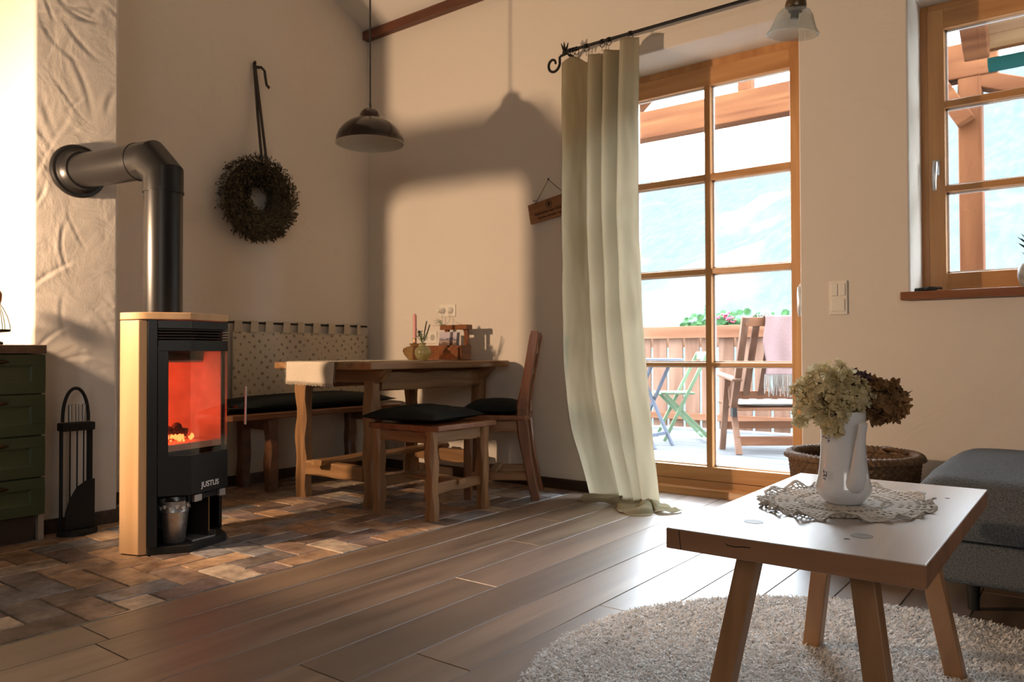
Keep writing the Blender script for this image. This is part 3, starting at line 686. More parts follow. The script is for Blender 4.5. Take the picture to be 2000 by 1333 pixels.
# flue pipe
fp = root('flue_pipe', (-3.198, 1.716, .970), 'thick black flue pipe from the stove top into the chimney breast', 'pipe')
PR = .0785
b = B(); b.tube([(-3.198, 1.716, .970), (-3.198, 1.716, 1.50)], PR, 48); build(b, 'pipe', M_pipe, fp, smooth=40)
dirn = Vector((-3.75+3.198, 1.598-1.716, 0)); L_ = dirn.length; dirn.normalize()
zc = 1.648; base = Vector((-3.198, 1.716, 0))
def mitre(b, pts, r_, n=48):
    # circular pipe with sharp mitred bends
    pts = [Vector(p) for p in pts]; side = Vector((0, 0, 1)).cross(dirn).normalized(); rings = []
    for i, p in enumerate(pts):
        t1 = (pts[i]-pts[i-1]).normalized() if i > 0 else (pts[1]-pts[0]).normalized()
        t2 = (pts[i+1]-pts[i]).normalized() if i < len(pts)-1 else t1
        t = (t1+t2).normalized(); up = side.cross(t).normalized(); k = 1/max(.3, t.dot(t1))
        rings.append([p + side*r_*math.cos(2*PI*j/n) + up*r_*k*math.sin(2*PI*j/n) for j in range(n)])
    b.add([v for q in rings for v in q], [(i*n+j, i*n+(j+1) % n, (i+1)*n+(j+1) % n, (i+1)*n+j) for i in range(len(pts)-1) for j in range(n)])
b = B()
e = [base+Vector((0, 0, 1.50)), base+Vector((0, 0, 1.575)), base+dirn*.075+Vector((0, 0, zc)), base+dirn*.155+Vector((0, 0, zc))]
mitre(b, e, PR+.0025); build(b, 'elbow', M_pipe, fp, smooth=25)
b = B(); b.tube([e[3], base+dirn*(L_+.0)+Vector((0, 0, zc))], PR, 48); build(b, 'pipe', M_pipe, fp, smooth=40)
for p_, t_ in ((e[0], Vector((0, 0, 1))), (e[3], dirn)):
    b = B(); b.tube([p_-t_*.006, p_+t_*.003], PR+.005, 48); build(b, 'collar', M_pipe, fp, smooth=40)
# cleaning hatch cover on elbow back
b = B(); b.tube([base+Vector((.0, .0, 1.66))-dirn*.012+Vector((0,0,-.01)), base-dirn*.020+Vector((0, 0, 1.660))], .012, 16); build(b, 'hatch', M_pipe, fp, smooth=40)
prof = [(.080, .0), (.122, .0), (.122, .010), (.116, .016), (.104, .017), (.098, .024), (.092, .030), (.0865, .055), (.080, .056)]
b = B(); n0 = 0; b.lathe(prof, (0, 0, 0), 48)
b.v = [(-3.742+z, 1.598+y_ - z*dirn.y, zc+x) for x, y_, z in b.v]
build(b, 'wall_rosette', M_pipe, fp, smooth=30)
bpy.data.objects['wall_rosette']['label'] = 'black ridged wall rosette'

# fireplace tools
ts = root('fireplace_tool_stand', (-3.665, 1.565, 0), 'black fireplace tool stand with arched handle beside the chimney breast', 'tool stand')
cx, cyy = -3.665, 1.565
b = B(); b.lathe([(0, 0), (.088, 0), (.088, .018), (.080, .024), (0, .024)], (cx, cyy, 0), 32, fn=lambda r_, z, a: r_*(1 if math.cos(a) > 0 else .75)); build(b, 'foot', M_blackm, ts, smooth=40)
b = B(); b.tube([(cx, cyy-.062, .0), (cx, cyy-.062, .49)], .008, 10); build(b, 'post', M_blackm, ts, smooth=40)
b = B(); b.tube([(cx, cyy+.058, .0), (cx, cyy+.058, .49)], .008, 10); build(b, 'post', M_blackm, ts, smooth=40); b = B(); b.box(cx-.03, cx+.01, cyy+.058, cyy+.068, .02, .48); build(b, 'side_plate', M_blackm, ts)
b = B(); b.tube([(cx, cyy-.002-.055*math.cos(k*PI/24), .50+.150*math.sin(k*PI/24)**.85) for k in range(25)], .0075, 10); build(b, 'carry_handle', M_blackm, ts, smooth=40)
b = B(); b.box(cx-.03, cx+.035, cyy-.070, cyy+.070, .460, .497); build(b, 'tool_rack', M_blackm, ts, bevel=.006)
b = B(); b.box(cx-.045, cx-.035, cyy-.06, cyy+.06, .02, .49)
b = B()
pl = [(cyy-.062, .025), (cyy+.066, .025), (cyy+.066, .24), (cyy+.03, .235), (cyy-.01, .21), (cyy-.04, .16), (cyy-.058, .10)]
b.prism(pl, cx+.030, cx+.040, 'x'); build(b, 'ash_guard', M_blackm, ts, bevel=.002)
for k, (dy, nm, cat) in enumerate(((-.030, 'fire_poker', 'poker'), (.000, 'fire_brush', 'brush'), (.028, 'fire_shovel', 'shovel'))):
    t = root(nm, (cx+.012, cyy+dy, .06), 'black fireplace tool with steel grip, ' + ('leftmost', 'middle', 'rightmost')[k] + ' of three in the stand', cat, 'fireplace tools in the stand')
    b = B(); b.tube([(cx+.012, cyy+dy, .10), (cx+.012, cyy+dy, .50)], .0035, 8); build(b, 'shaft', M_blackm, t, smooth=40)
    b = B(); b.lathe([(0, 0), (.0075, 0), (.0085, .078), (.0, .080)], (cx+.012, cyy+dy, .500), 16); build(b, 'grip', M_chrome, t, smooth=40)
    b = B()
    if k == 0: b.tube([(cx+.012, cyy+dy, .10), (cx+.012, cyy+dy, .07), (cx+.012, cyy+dy-.012, .075)], .003, 6)
    elif k == 1: b.lathe([(0, 0), (.018, 0), (.014, .05), (0, .05)], (cx+.012, cyy+dy, .055), 12)
    else: b.box(cx+.008, cx+.014, cyy+dy-.018, cyy+dy+.018, .05, .12)
    build(b, 'tool_head', M_blackm, t)

# ------------------------------------------------------------------ kitchen cabinet
kc = root('kitchen_cabinet', (-3.9, 1.22, 0), 'green panelled drawer cabinet under the brown worktop', 'cabinet')
b = B(); b.box(-4.19, -3.622, .98, 1.405, .115, .804); build(b, 'carcass', M_green, kc)
b = B(); b.box(-4.19, -3.67, .98, 1.395, 0, .114); build(b, 'plinth', plain('dark_plinth', (.05, .035, .025), .6), kc)
b = B(); b.box(-3.70, -3.66, 1.410, 1.432, 0, .114); build(b, 'side_leg', plain('pale_leg', (.42, .36, .30), .6), kc)
for z0, z1 in ((.637, .802), (.460, .631), (.282, .453), (.120, .275)):
    y0, y1 = 1.062, 1.412; xf = -3.600
    dw = B(); i0 = .050; zt, zb = z1-.040, z0+.040
    # raised frame with sunken panel
    dw.box(xf-.020, xf, y0, y1, z0, z0+.045); dw.box(xf-.020, xf, y0, y1, z1-.045, z1); dw.box(xf-.020, xf, y0, y0+.052, z0+.045, z1-.045); dw.box(xf-.020, xf, y1-.052, y1, z0+.045, z1-.045)
    a_, b__ = (y0+.052, z0+.045), (y1-.052, z1-.045); q = .010; dp = .007
    dw.add([(xf, a_[0], a_[1]), (xf, b__[0], a_[1]), (xf, b__[0], b__[1]), (xf, a_[0], b__[1]), (xf-dp, a_[0]+q, a_[1]+q), (xf-dp, b__[0]-q, a_[1]+q), (xf-dp, b__[0]-q, b__[1]-q), (xf-dp, a_[0]+q, b__[1]-q)], [(0,1,5,4),(1,2,6,5),(2,3,7,6),(3,0,4,7),(4,5,6,7)])
    dro = build(dw, 'drawer', M_green, kc, bevel=.0015, merge=True)
    h = B(); zc_ = z1-.030; yc_ = 1.237
    h.lathe([(0, -.034), (.004, -.030), (.009, -.008), (.010, 0), (.009, .008), (.004, .030), (0, .034)], (0, 0, 0), 12)
    h.v = [(xf+.010+x*.9, yc_+z, zc_+y_) for x, y_, z in h.v]; h.tube([(xf, yc_, zc_), (xf+.01, yc_, zc_)], .004, 8)
    build(h, 'handle', M_bronze, dro, smooth=60)
b = B(); b.box(-4.195, -3.58, .3, 1.409, .806, .843); tag(build(b, 'worktop', M_top, bevel=.003), 'brown kitchen worktop on the green drawer cabinet', 'worktop')
ln = root('wire_lantern', (-3.70, 1.262, .843), 'small wire lantern with wooden knob on the brown worktop', 'lantern')
lc = Vector((-3.70, 1.262, 0))
b = B(); b.lathe([(0, 0), (.022, 0), (.022, .012), (.008, .018), (.008, .052), (.048, .056), (.050, .066), (0, .066)], (lc.x, lc.y, .843), 24); build(b, 'foot', M_blackm, ln, smooth=30)
b = B()
for k in range(6):
    a = k*PI/3+.3
    b.tube([(lc.x+r_*math.cos(a), lc.y+r_*math.sin(a), z) for r_, z in ((.047, .906), (.046, .925), (.036, .965), (.020, 1.0), (.008, 1.018))], .0018, 6)
build(b, 'wire_cage', M_blackm, ln)
b = B(); b.lathe([(0, 0), (.010, .0), (.016, .02), (.018, .045), (.012, .06), (0, .063)], (lc.x, lc.y, 1.012), 20); build(b, 'knob', plain('orange_wood', (.42, .16, .05), .5), ln, smooth=40)

# ------------------------------------------------------------------ wreath
wr = root('wreath', (-4.15, 2.87, 1.50), 'round dried foliage wreath hanging by a dark ribbon on the left wall', 'wreath')
wc = Vector((-4.120, 2.822, 1.764)); r = random.Random(21)
b = B(); b.tube([(wc.x, wc.y+.170*math.cos(k*2*PI/48), wc.z+.170*math.sin(k*2*PI/48)) for k in range(48)], .058, 10, closed=True); build(b, 'straw_ring', plain('dark_straw', (.035, .027, .015), .9), wr)
def leafy(n, R, rm, seed):
    r = random.Random(seed); b = B()
    for k in range(n):
        A = r.uniform(0, 2*PI); p = r.uniform(0, 2*PI)
        if math.cos(p) < -.55: continue
        er = Vector((0, math.cos(A), math.sin(A))); et = Vector((0, -math.sin(A), math.cos(A))); ex = Vector((1, 0, 0))
        nrm = er*math.sin(p)+ex*math.cos(p); c = wc + er*R + nrm*rm*r.uniform(.75, 1.0)
        d = (nrm*r.uniform(.35, 1.0) + et*r.uniform(.2, 1.2) + er*r.uniform(-.3, .3)).normalized(); l = r.uniform(.025, .052); wd = r.uniform(.003, .007)
        s_ = d.cross(nrm + Vector((.1, .2, .05))).normalized(); cu = Vector((r.uniform(-1, 1), r.uniform(-1, 1), r.uniform(-1, 1)))*.012
        pts = [c, c+d*l*.5+cu, c+d*l+cu*.3]
        for q in pts: q.x = max(q.x, -4.190)
        b.add([pts[0]-s_*wd*.3, pts[0]+s_*wd*.3, pts[1]+s_*wd, pts[1]-s_*wd, pts[2]], [(0,1,2,3),(3,2,4)])
        if r.random() < .25: b.blob(pts[2], r.uniform(.003, .006), 5, 3)
    return b
build(leafy(5200, .172, .078, 3), 'dried_foliage', M_wreath, wr, merge=False)
b = B()
for dy, x_ in ((-.012, -4.17), (.012, -4.165)):
    pts = [(-4.185, 2.832+dy*.2, 2.625), (-4.120+dy*.2, 2.822+dy*.8, 2.30), (-4.05, 2.812+dy*1.4, 1.975)]
    b.sweep([Vector(p) for p in pts], lambda i: [(-.010, -.001), (-.010, .001), (.010, .001), (.010, -.001)], up=(1, 0, 0))
pts = [(-4.18, 2.835, 2.60), (-4.16, 2.865, 2.602), (-4.155, 2.885, 2.585), (-4.15, 2.888, 2.54), (-4.155, 2.900, 2.50), (-4.16, 2.925, 2.487)]
b.sweep([Vector(p) for p in pts], lambda i: [(-.010, -.001), (-.010, .001), (.010, .001), (.010, -.001)], up=(1, 0, 0))
b.blob((-4.18, 2.833, 2.63), .010, 8, 6); build(b, 'ribbon', M_ribbon, wr)

# ------------------------------------------------------------------ pendant over the dining table
pd = root('pendant_lamp', (-3.1, 2.811, 1.925), 'dark brown dome pendant lamp with cream inside above the dining table', 'lamp')
pc = (-3.1, 2.811, 0); dome = []
for k in range(15):
    t = k/14*PI/2*.93; dome.append((.182*math.cos(t), 1.932+.142*math.sin(t)))
b = B(); b.lathe([(.184, 1.928)]+dome[:-1]+[(.058, 2.068), (.056, 2.082), (.050, 2.098), (.036, 2.112), (.014, 2.120), (0, 2.121)], pc, 56); build(b, 'shade', M_pend, pd, smooth=35)
b = B(); b.lathe([(.1845, 1.9275), (.181, 1.9275)]+[(q*.978, z-.003) for q, z in dome]+[(0, 2.06)], pc, 56); build(b, 'shade_inside', M_pendin, pd, smooth=35)
b = B(); b.lathe([(0, 0), (.018, 0), (.018, .05), (0, .05)], (-3.1, 2.811, 2.015), 16); build(b, 'lamp_holder', M_pendin, pd, smooth=35)
b = B(); b.tube([(-3.1, 2.811, 2.118), (-3.1, 2.811, 3.62)], .0045, 8); b.lathe([(.006, 0), (.006, .03), (.0045, .035)], (-3.1, 2.811, 2.118), 10); build(b, 'cord', M_cord, pd)

# ------------------------------------------------------------------ dining table
dt = root('dining_table', (-3.28, 3.09, 0), 'oak trestle dining table with wavy edged top in the corner', 'table')
TX0, TX1, TY0, TY1 = -3.648, -2.857, 2.580, 3.745; ZT = .757
def wavy(x0, x1, y0, y1, cut=.02):
    P = []; r = random.Random(2)
    def edge(a, c, n, nx, ny):
        for i in range(n):
            t = i/n; q = .006*math.sin(t*n*.9+nx*3+1)+.003*math.sin(t*n*2.1+ny)
            if t < .06: q = -.004
            P.append((a[0]+(c[0]-a[0])*t+nx*q, a[1]+(c[1]-a[1])*t+ny*q))
    edge((x0+cut, y0), (x1-cut, y0), 16, 0, -1); edge((x1, y0+cut), (x1, y1-cut), 20, 1, 0); edge((x1-cut, y1), (x0+cut, y1), 16, 0, 1); edge((x0, y1-cut), (x0, y0+cut), 20, -1, 0)
    return P
b = B(); b.prism(wavy(TX0, TX1, TY0, TY1), ZT-.037, ZT); build(b, 'tabletop', M_oak, dt, bevel=.007, seg=3)
for k, (lx, ly) in enumerate(((-3.575, 2.745), (-3.015, 2.745), (-3.005, 3.60), (-3.575, 3.60))):
    b = B(); b.cbar([(lx, ly, .0), (lx, ly, .66)], .085, .062, .010, .8, 12, 40+k, up=(0, 1, 0), side=.003); build(b, 'leg', M_oakz, dt, smooth=30)
for k, ly in enumerate((2.745, 3.60)):
    b = B(); b.prism([(-3.640, .720), (-3.59, .650), (-2.955, .650), (-2.885, .720)], ly-.030, ly+.030, 'y'); build(b, 'cross_rail', M_oakx, dt, bevel=.006)
    b = B(); b.cbar([(-3.53, ly, .168), (-3.06, ly, .168)], .055, .078, .007, .7, 10, 60+k); build(b, 'stretcher', M_oakx, dt, smooth=30)
for k, lx in enumerate((-2.985, -3.60)):
    b = B(); b.cbar([(lx, 2.776, .655), (lx, 3.569, .655)], .028, .098, .006, .9, 14, 70+k); build(b, 'apron', M_oak, dt, smooth=30)
b = B(); b.cbar([(-3.36, 2.66, .214), (-3.36, 3.68, .214)], .085, .030, .007, .5, 14, 80, side=.004); build(b, 'foot_rail', M_oak, dt, smooth=30)

# runner on the table
def runner():
    x0, x1 = -3.500, -3.105; ya, yb = TY0-.006, 3.70
    def fn(u, v):
        s = v*(1.30); hang = .105
        x = x0+(x1-x0)*u + .004*math.sin(v*22)*(1 if u in (0, 1) else 0)
        L1 = hang; 
        if s < L1: y = ya-.006-.003*math.sin(u*9); z = ZT-.000-(L1-s)
        elif s < L1+.02:
            t = (s-L1)/.02; y = ya-.006+.02*t; z = ZT+.0035*math.sin(t*PI/2)
        else: y = ya+.014+(s-L1-.02)*(yb-ya-.014)/(1.30-L1-.02); z = ZT+.0035+.0012*math.sin(u*20+v*30)
        if s < L1: y -= .006*math.sin(u*14)*(L1-s)/L1; z += -.010*(1-s/L1)*(u) 
        return (x, y, z)
    b = B(); b.grid(fn, 50, 110); return b
rn = root('table_runner', (-3.35, 2.9, .70), 'cream linen table runner with fringed edges lying along the dining table', 'table runner')
build(runner(), 'cloth', M_runner, rn, smooth=180, solid=.0022, merge=False)
b = B(); r = random.Random(6)
for k in range(150):
    x = -3.502+.399*k/149; z = ZT-.105-.010*(k/149); b.tube([(x, TY0-.012-.006*math.sin(k/149*14), z+.002), (x+r.uniform(-.003, .003), TY0-.013+r.uniform(-.002, .002), z-r.uniform(.007, .016))], .0009, 4)
for xe in (-3.502, -3.103):
    for k in range(260):
        t = k/260
        if t < .09: y, z = TY0-.012, ZT-.105*(1-t/.09)
        else: y, z = TY0+(t-.09)/.91*1.11, ZT+.004
        sg = -1 if xe < -3.3 else 1
        b.tube([(xe, y, z), (xe+sg*r.uniform(.004, .009), y+r.uniform(-.003, .003), z+r.uniform(-.003, .003))], .0009, 4)
build(b, 'fringe', M_runner, rn, merge=False)

# things on the dining table
cx_, cy_ = -3.225, 3.275; zt = ZT+.0055
vh = root('candle_holder', (cx_, cy_, zt), 'squat ribbed amber glass candle holder with brass neck on the dining table', 'candle holder')
prof = [(0, 0), (.034, 0), (.040, .004), (.060, .030), (.070, .052), (.066, .068), (.045, .080), (.024, .086), (.030, .096), (.033, .098)]
b = B(); b.lathe(prof, (cx_, cy_, zt), 72, fn=lambda r_, z, a: r_*(1+.035*math.cos(a*20)*(1 if .01 < z < .08 else .2))); build(b, 'glass_body', M_amber, vh, smooth=60)
b = B(); b.lathe([(0, 0), (.032, 0), (.034, .003), (.014, .006), (.011, .012), (.012, .034), (.014, .036), (0, .036)], (cx_, cy_, zt+.092), 24); build(b, 'brass_cup', M_gold, vh, smooth=40)
b = B(); b.lathe([(0, 0), (.0115, 0), (.0115, .155), (.007, .168), (0, .172)], (cx_, cy_, zt+.104), 20); tag(build(b, 'taper_candle', M_candle, smooth=40), 'tall dusty pink taper candle standing in the amber glass holder', 'candle')
bx_, by_ = -3.115, 3.23
b = B(); b.lathe([(0, 0), (.020, 0), (.038, .012), (.049, .036), (.048, .056), (.034, .076), (.017, .084), (.014, .092), (.020, .100), (.017, .100), (.012, .092)], (bx_, by_, zt), 48, fn=lambda r_, z, a: r_*(1+.012*math.cos(a*16)))
tag(build(b, 'bud_vase', M_bud, smooth=60), 'small round yellow-green glass vase beside the candle holder', 'vase')
sp = root('flower_sprig', (bx_, by_, zt+.02), 'green sprig with dark buds standing in the small round vase', 'sprig')
b = B(); leaf = B(); bud = B(); r = random.Random(31)
for k in range(9):
    a = r.uniform(0, 6.28); s_ = r.uniform(.02, .055); top = Vector((bx_+math.cos(a)*s_, by_+math.sin(a)*s_, zt+r.uniform(.13, .18)))
    b.tube([(bx_, by_, zt+.02), (bx_+math.cos(a)*.006, by_+math.sin(a)*.006, zt+.10), top], .0010, 5)
    for j in range(16):
        c = Vector((bx_, by_, zt+.10)).lerp(top, r.uniform(.2, 1.1)); dd = Vector((r.uniform(-1, 1), r.uniform(-1, 1), r.uniform(-.2, 1))).normalized(); s2 = dd.cross(Vector((.2, .3, .9))).normalized()
        l = r.uniform(.008, .016); leaf.add([c, c+dd*l*.5+s2*.004, c+dd*l, c+dd*l*.5-s2*.004], [(0,1,2,3)])
build(b, 'stem', M_green2, sp); build(leaf, 'leaves', M_green2, sp, merge=False)
for dx, dy, h in ((.055, .0, .205), (.040, -.01, .225)):
    b = B(); b.tube([(bx_+.004, by_, zt+.10), (bx_+dx*.6, by_+dy, zt+h*.75), (bx_+dx, by_+dy, zt+h)], [.0012, .004, .0035], 6); build(b, 'seed_spike', M_green3, sp)
b = B(); b.blob((bx_-.030, by_, zt+.165), .009, 8, 6); b.blob((bx_-.040, by_+.01, zt+.145), .006, 8, 6); b.tube([(bx_, by_, zt+.1), (bx_-.03, by_, zt+.16)], .001, 5); build(b, 'bud', M_green3, sp)

og = root('wooden_organizer', (-3.30, 3.58, zt), 'brown wooden table organizer with raised frame at the back of the dining table', 'organizer')
ox0, ox1, oy0, oy1 = -3.500, -3.085, 3.535, 3.625; zb = ZT+.0002 if False else zt
b = B(); b.box(ox0, ox1, oy0, oy0+.010, zb, zb+.088); b.box(ox0, ox1, oy1-.010, oy1, zb, zb+.088); b.box(ox0, ox0+.01, oy0+.01, oy1-.01, zb, zb+.088); b.box(ox1-.01, ox1, oy0+.01, oy1-.01, zb, zb+.088); b.box(ox0+.01, ox1-.01, oy0+.01, oy1-.01, zb, zb+.008); b.box(-3.235, -3.225, oy0+.01, oy1-.01, zb, zb+.09)
build(b, 'box', M_seat, og, bevel=.0015)
b = B(); b.box(-3.285, -3.257, oy1-.022, oy1-.002, zb+.088, zb+.195); build(b, 'post', M_seat, og, bevel=.0015); b = B(); b.box(-3.125, -3.097, oy1-.022, oy1-.002, zb+.088, zb+.195); build(b, 'post', M_seat, og, bevel=.0015)
b = B(); b.box(-3.300, -3.080, oy1-.05, oy1+.006, zb+.186, zb+.216); build(b, 'top_rail', M_seat, og, bevel=.002)
b = B(); b.box(-3.222, -3.100, oy0-.018, oy0-.002, zb, zb+.075); build(b, 'front_panel', M_seat, og, bevel=.0015)
def photo_mat():
    m, n, L, p = newmat('mountain_postcard'); tc = n.new('ShaderNodeTexCoord'); sp_ = n.new('ShaderNodeSeparateXYZ'); L.new(tc.outputs['Generated'], sp_.inputs[0])
    no = n.new('ShaderNodeTexNoise'); no.inputs['Scale'].default_value = 6; no.inputs['Detail'].default_value = 6; L.new(tc.outputs['Generated'], no.inputs['Vector'])
    ad = n.new('ShaderNodeMath'); ad.operation = 'MULTIPLY_ADD'; ad.inputs[1].default_value = .5; L.new(no.outputs[0], ad.inputs[0]); L.new(sp_.outputs[2], ad.inputs[2])
    r_ = n.new('ShaderNodeValToRGB'); e_ = r_.color_ramp.elements; e_[0].position = .45; e_[0].color = (.12, .07, .05, 1); e_[1].position = 1.0; e_[1].color = (.50, .45, .50, 1)
    for ps, cl in ((.62, (.42, .32, .28, 1)), (.78, (.10, .09, .13, 1)), (.84, (.46, .42, .48, 1))): q = e_.new(ps); q.color = cl
    L.new(ad.outputs[0], r_.inputs[0]); L.new(r_.outputs[0], p.inputs['Base Color']); p.inputs['Roughness'].default_value = .4; return m
def card(nm, x0, x1, z0, z1, y, tilt, mat, label):
    b = B(); b.add([(x0, y, z0), (x1, y, z0), (x1, y+tilt, z1), (x0, y+tilt, z1), (x0, y+.001, z0), (x1, y+.001, z0), (x1, y+tilt+.001, z1), (x0, y+tilt+.001, z1)], [(0,1,2,3),(7,6,5,4),(0,4,5,1),(1,5,6,2),(2,6,7,3),(3,7,4,0)])
    tag(build(b, nm, mat), label, 'card', 'cards in the wooden organizer')
card('postcard', -3.290, -3.145, zb+.080, zb+.172, 3.552, .010, photo_mat(), 'landscape postcard with mountain picture leaning in the wooden organizer')
card('postcard', -3.225, -3.140, zb+.08, zb+.196, 3.578, .008, M_photo2, 'upright white card behind the mountain postcard')
card('postcard', -3.330, -3.292, zb+.08, zb+.180, 3.566, .030, M_photo2, 'narrow white card left of the mountain postcard')
b = B(); r = random.Random(12)
for k in range(7): b.tube([(-3.30, 3.60, zb+.20), (-3.32+r.uniform(-.02, .02), 3.60, zb+.24+r.uniform(-.01, .02)), (-3.345+r.uniform(-.03, .02), 3.60+r.uniform(-.02, .02), zb+.245+r.uniform(-.02, .02))], .0012, 5)
b.box(-3.305, -3.285, 3.592, 3.612, zb+.2165, zb+.222)
tag(build(b, 'dried_sprig', M_green2), 'tiny dried sprig lying on top of the wooden organizer', 'sprig')

# sockets, switch
def outlet(name, x0, x1, z0, z1, label, holes):
    o = root(name, ((x0+x1)/2, YW, z0), label, 'socket')
    b = B(); b.box(x0, x1, YW-.009, YW, z0, z1); build(b, 'frame', M_white, o, bevel=.003)
    for hx in holes:
        b = B(); b.lathe([(.0, .004), (.019, .004), (.021, .0), (.0, .0)], (0, 0, 0), 28); b.v = [(hx+x, YW-.010+z, (z0+z1)/2+y_) for x, y_, z in b.v]; build(b, 'socket_face', plain('socket_grey', (.45, .42, .37), .4), o, smooth=30)
    return o
outlet('wall_outlet', -3.496, -3.355, 1.044, 1.126, 'cream double wall socket above the dining table with two plugs', (-3.458, -3.392))
outlet('wall_outlet', -3.660, -3.520, .868, .950, 'cream wall socket half hidden behind the flower sprig', (-3.622, -3.556))
def plug(x, z, l, label):
    p = root('power_plug', (x, YW-.012, z), label, 'plug', 'plugs in the double wall socket')
    b = B(); b.lathe([(0, 0), (.018, 0), (.017, l*.5), (.010, l), (0, l)], (0, 0, 0), 16); b.v = [(x+q[0]-.25*q[2], YW-.012-q[2], z+q[1]) for q in b.v]; build(b, 'plug_body', M_white, p, smooth=40)
    pts = [(x-.25*l, YW-.012-l, z), (x+.0, YW-.03, z-.02), (x+.012, YW-.03, z-.06), (x+.005, YW-.06, z-.10), (x+.02 if x > -3.4 else x+.035, 3.64, .98)]
    b = B(); b.tube(pts, .0014, 6); build(b, 'cable', plain('thin_clear_cable', (.40, .35, .27), .5), p)
plug(-3.458, 1.085, .045, 'larger white plug on the left of the double wall socket')
plug(-3.392, 1.085, .022, 'small flat plug on the right of the double wall socket')
sw = root('light_switch', (-.967, YW, .976), 'cream double light switch right of the balcony door', 'switch')
b = B(); b.box(-1.008, -.926, YW-.009, YW, .976, 1.136); build(b, 'frame', M_white, sw, bevel=.004)
for z0 in (.988, 1.060):
    for (xa, xb) in (((-1.000, -.934),) if z0 < 1 else ((-1.000, -.968), (-.966, -.934))):
        b = B(); b.box(xa+.003, xb-.003 if z0 < 1 else xb-.0006, YW-.014, YW-.008, z0+.004, z0+.062); build(b, 'rocker', M_white, sw, bevel=.003)

# ------------------------------------------------------------------ bench, cushion, wall cloth
bn = root('bench', (-3.98, 3.1, 0), 'dark oak bench along the left wall behind the dining table', 'bench')
b = B(); b.prism([(-4.175, 2.40), (-3.80, 2.40), (-3.778, 2.425), (-3.778, 3.70), (-3.80, 3.725), (-4.175, 3.725)], .428, .462); build(b, 'seat', M_benchw, bn, bevel=.006)
for k, (lx, ly) in enumerate(((-4.12, 2.72), (-3.845, 2.72), (-4.12, 3.55), (-3.845, 3.55))):
    b = B(); b.cbar([(lx, ly, 0), (lx, ly, .43)], .065, .065, .009, .7, 10, 90+k, up=(0, 1, 0), side=.002); build(b, 'leg', M_benchw, bn, smooth=30)
for k, ly in enumerate((2.72, 3.55)):
    b = B(); b.cbar([(-4.09, ly, .39), (-3.87, ly, .39)], .03, .07, .005, .6, 6, 95+k); build(b, 'rail', M_benchw, bn, smooth=30)
def pillow(c, lx, ly, h, name, mat, label, rz=0, par=None, flat=.5, seed=1):
    c = Vector(c); N = 28; b = B(); R = Matrix.Rotation(rz, 3, 'Z')
    def f(u, v, s_):
        a, bb = u*2-1, v*2-1; e = (max(0, 1-abs(a)**2.6)*max(0, 1-abs(bb)**2.6))**.45
        k = 1-.045*(a*a*(1-bb*bb)+bb*bb*(1-a*a))*2
        z = s_*h*.5*e*(1+.12*noise.noise(Vector((a*1.5+seed, bb*1.5, s_))))
        if s_ < 0: z *= flat
        p = R @ Vector((a*lx/2*k, bb*ly/2*k, 0)); return (c.x+p.x, c.y+p.y, c.z+h*.5*flat+z+.006*noise.noise(Vector((a*4, bb*4, seed)))*e)
    b.grid(lambda u, v: f(u, v, 1), N, N); b.grid(lambda u, v: f(u, v, -1), N, N)
    o = build(b, name, mat, par, smooth=70)
    if label: tag(o, label, 'cushion')
    return o
o = pillow((-3.975, 3.045, .466), .355, 1.28, .125, 'bench_cushion', M_darkc, 'long black seat cushion on the dark oak bench', seed=4)
wcx = root('wall_cloth', (-4.18, 3.2, .55), 'patterned cream cloth with loops hung on a dark rail behind the bench', 'wall hanging')
def dotpat(m, n, L, tc, col):
    vo = n.new('ShaderNodeTexVoronoi'); vo.inputs['Scale'].default_value = 1; vo.inputs['Randomness'].default_value = .22
    mp = n.new('ShaderNodeMapping'); mp.inputs['Scale'].default_value = (.01, 21, 21); mp.inputs['Rotation'].default_value = (math.radians(38), 0, 0); L.new(tc.outputs['Object'], mp.inputs['Vector']); L.new(mp.outputs[0], vo.inputs['Vector'])
    n3 = n.new('ShaderNodeTexNoise'); n3.inputs['Scale'].default_value = 70; L.new(tc.outputs['Object'], n3.inputs['Vector'])
    ad = n.new('ShaderNodeMath'); ad.operation = 'MULTIPLY_ADD'; ad.inputs[1].default_value = .45; L.new(n3.outputs[0], ad.inputs[0]); L.new(vo.outputs['Distance'], ad.inputs[2])
    r_ = n.new('ShaderNodeValToRGB'); r_.color_ramp.elements[0].position = .38; r_.color_ramp.elements[1].position = .47; r_.color_ramp.elements[0].color = (.12, .105, .065, 1); r_.color_ramp.elements[1].color = (1, 1, 1, 1)
    L.new(ad.outputs[0], r_.inputs[0]); mx = n.new('ShaderNodeMix'); mx.data_type = 'RGBA'; mx.blend_type = 'MULTIPLY'; mx.inputs[0].default_value = .62
    L.new(col, mx.inputs[6]); L.new(r_.outputs[0], mx.inputs[7]); return mx.outputs[2]
M_pat = cloth('sprigged_cream_cloth', (.50, .44, .34), (.60, .53, .42), 0, 300, .2, .5, dots=dotpat)
M_patp = cloth('plain_cream_cloth', (.50, .44, .34), (.60, .53, .42), 0, 300, .2, .5)
b = B(); b.grid(lambda u, v: (-4.172+.006*math.sin(u*24+v*2), 2.672+1.085*u, .50+.440*v), 60, 16); build(b, 'cloth', M_pat, wcx, smooth=180, solid=.002, merge=False)
gaps = [(2.629, 2.68), (2.733, 2.794), (2.847, 2.9), (2.956, 3.032), (3.085, 3.145), (3.198, 3.268), (3.328, 3.397), (3.454, 3.531), (3.584, 3.649), (3.679, 3.742)]
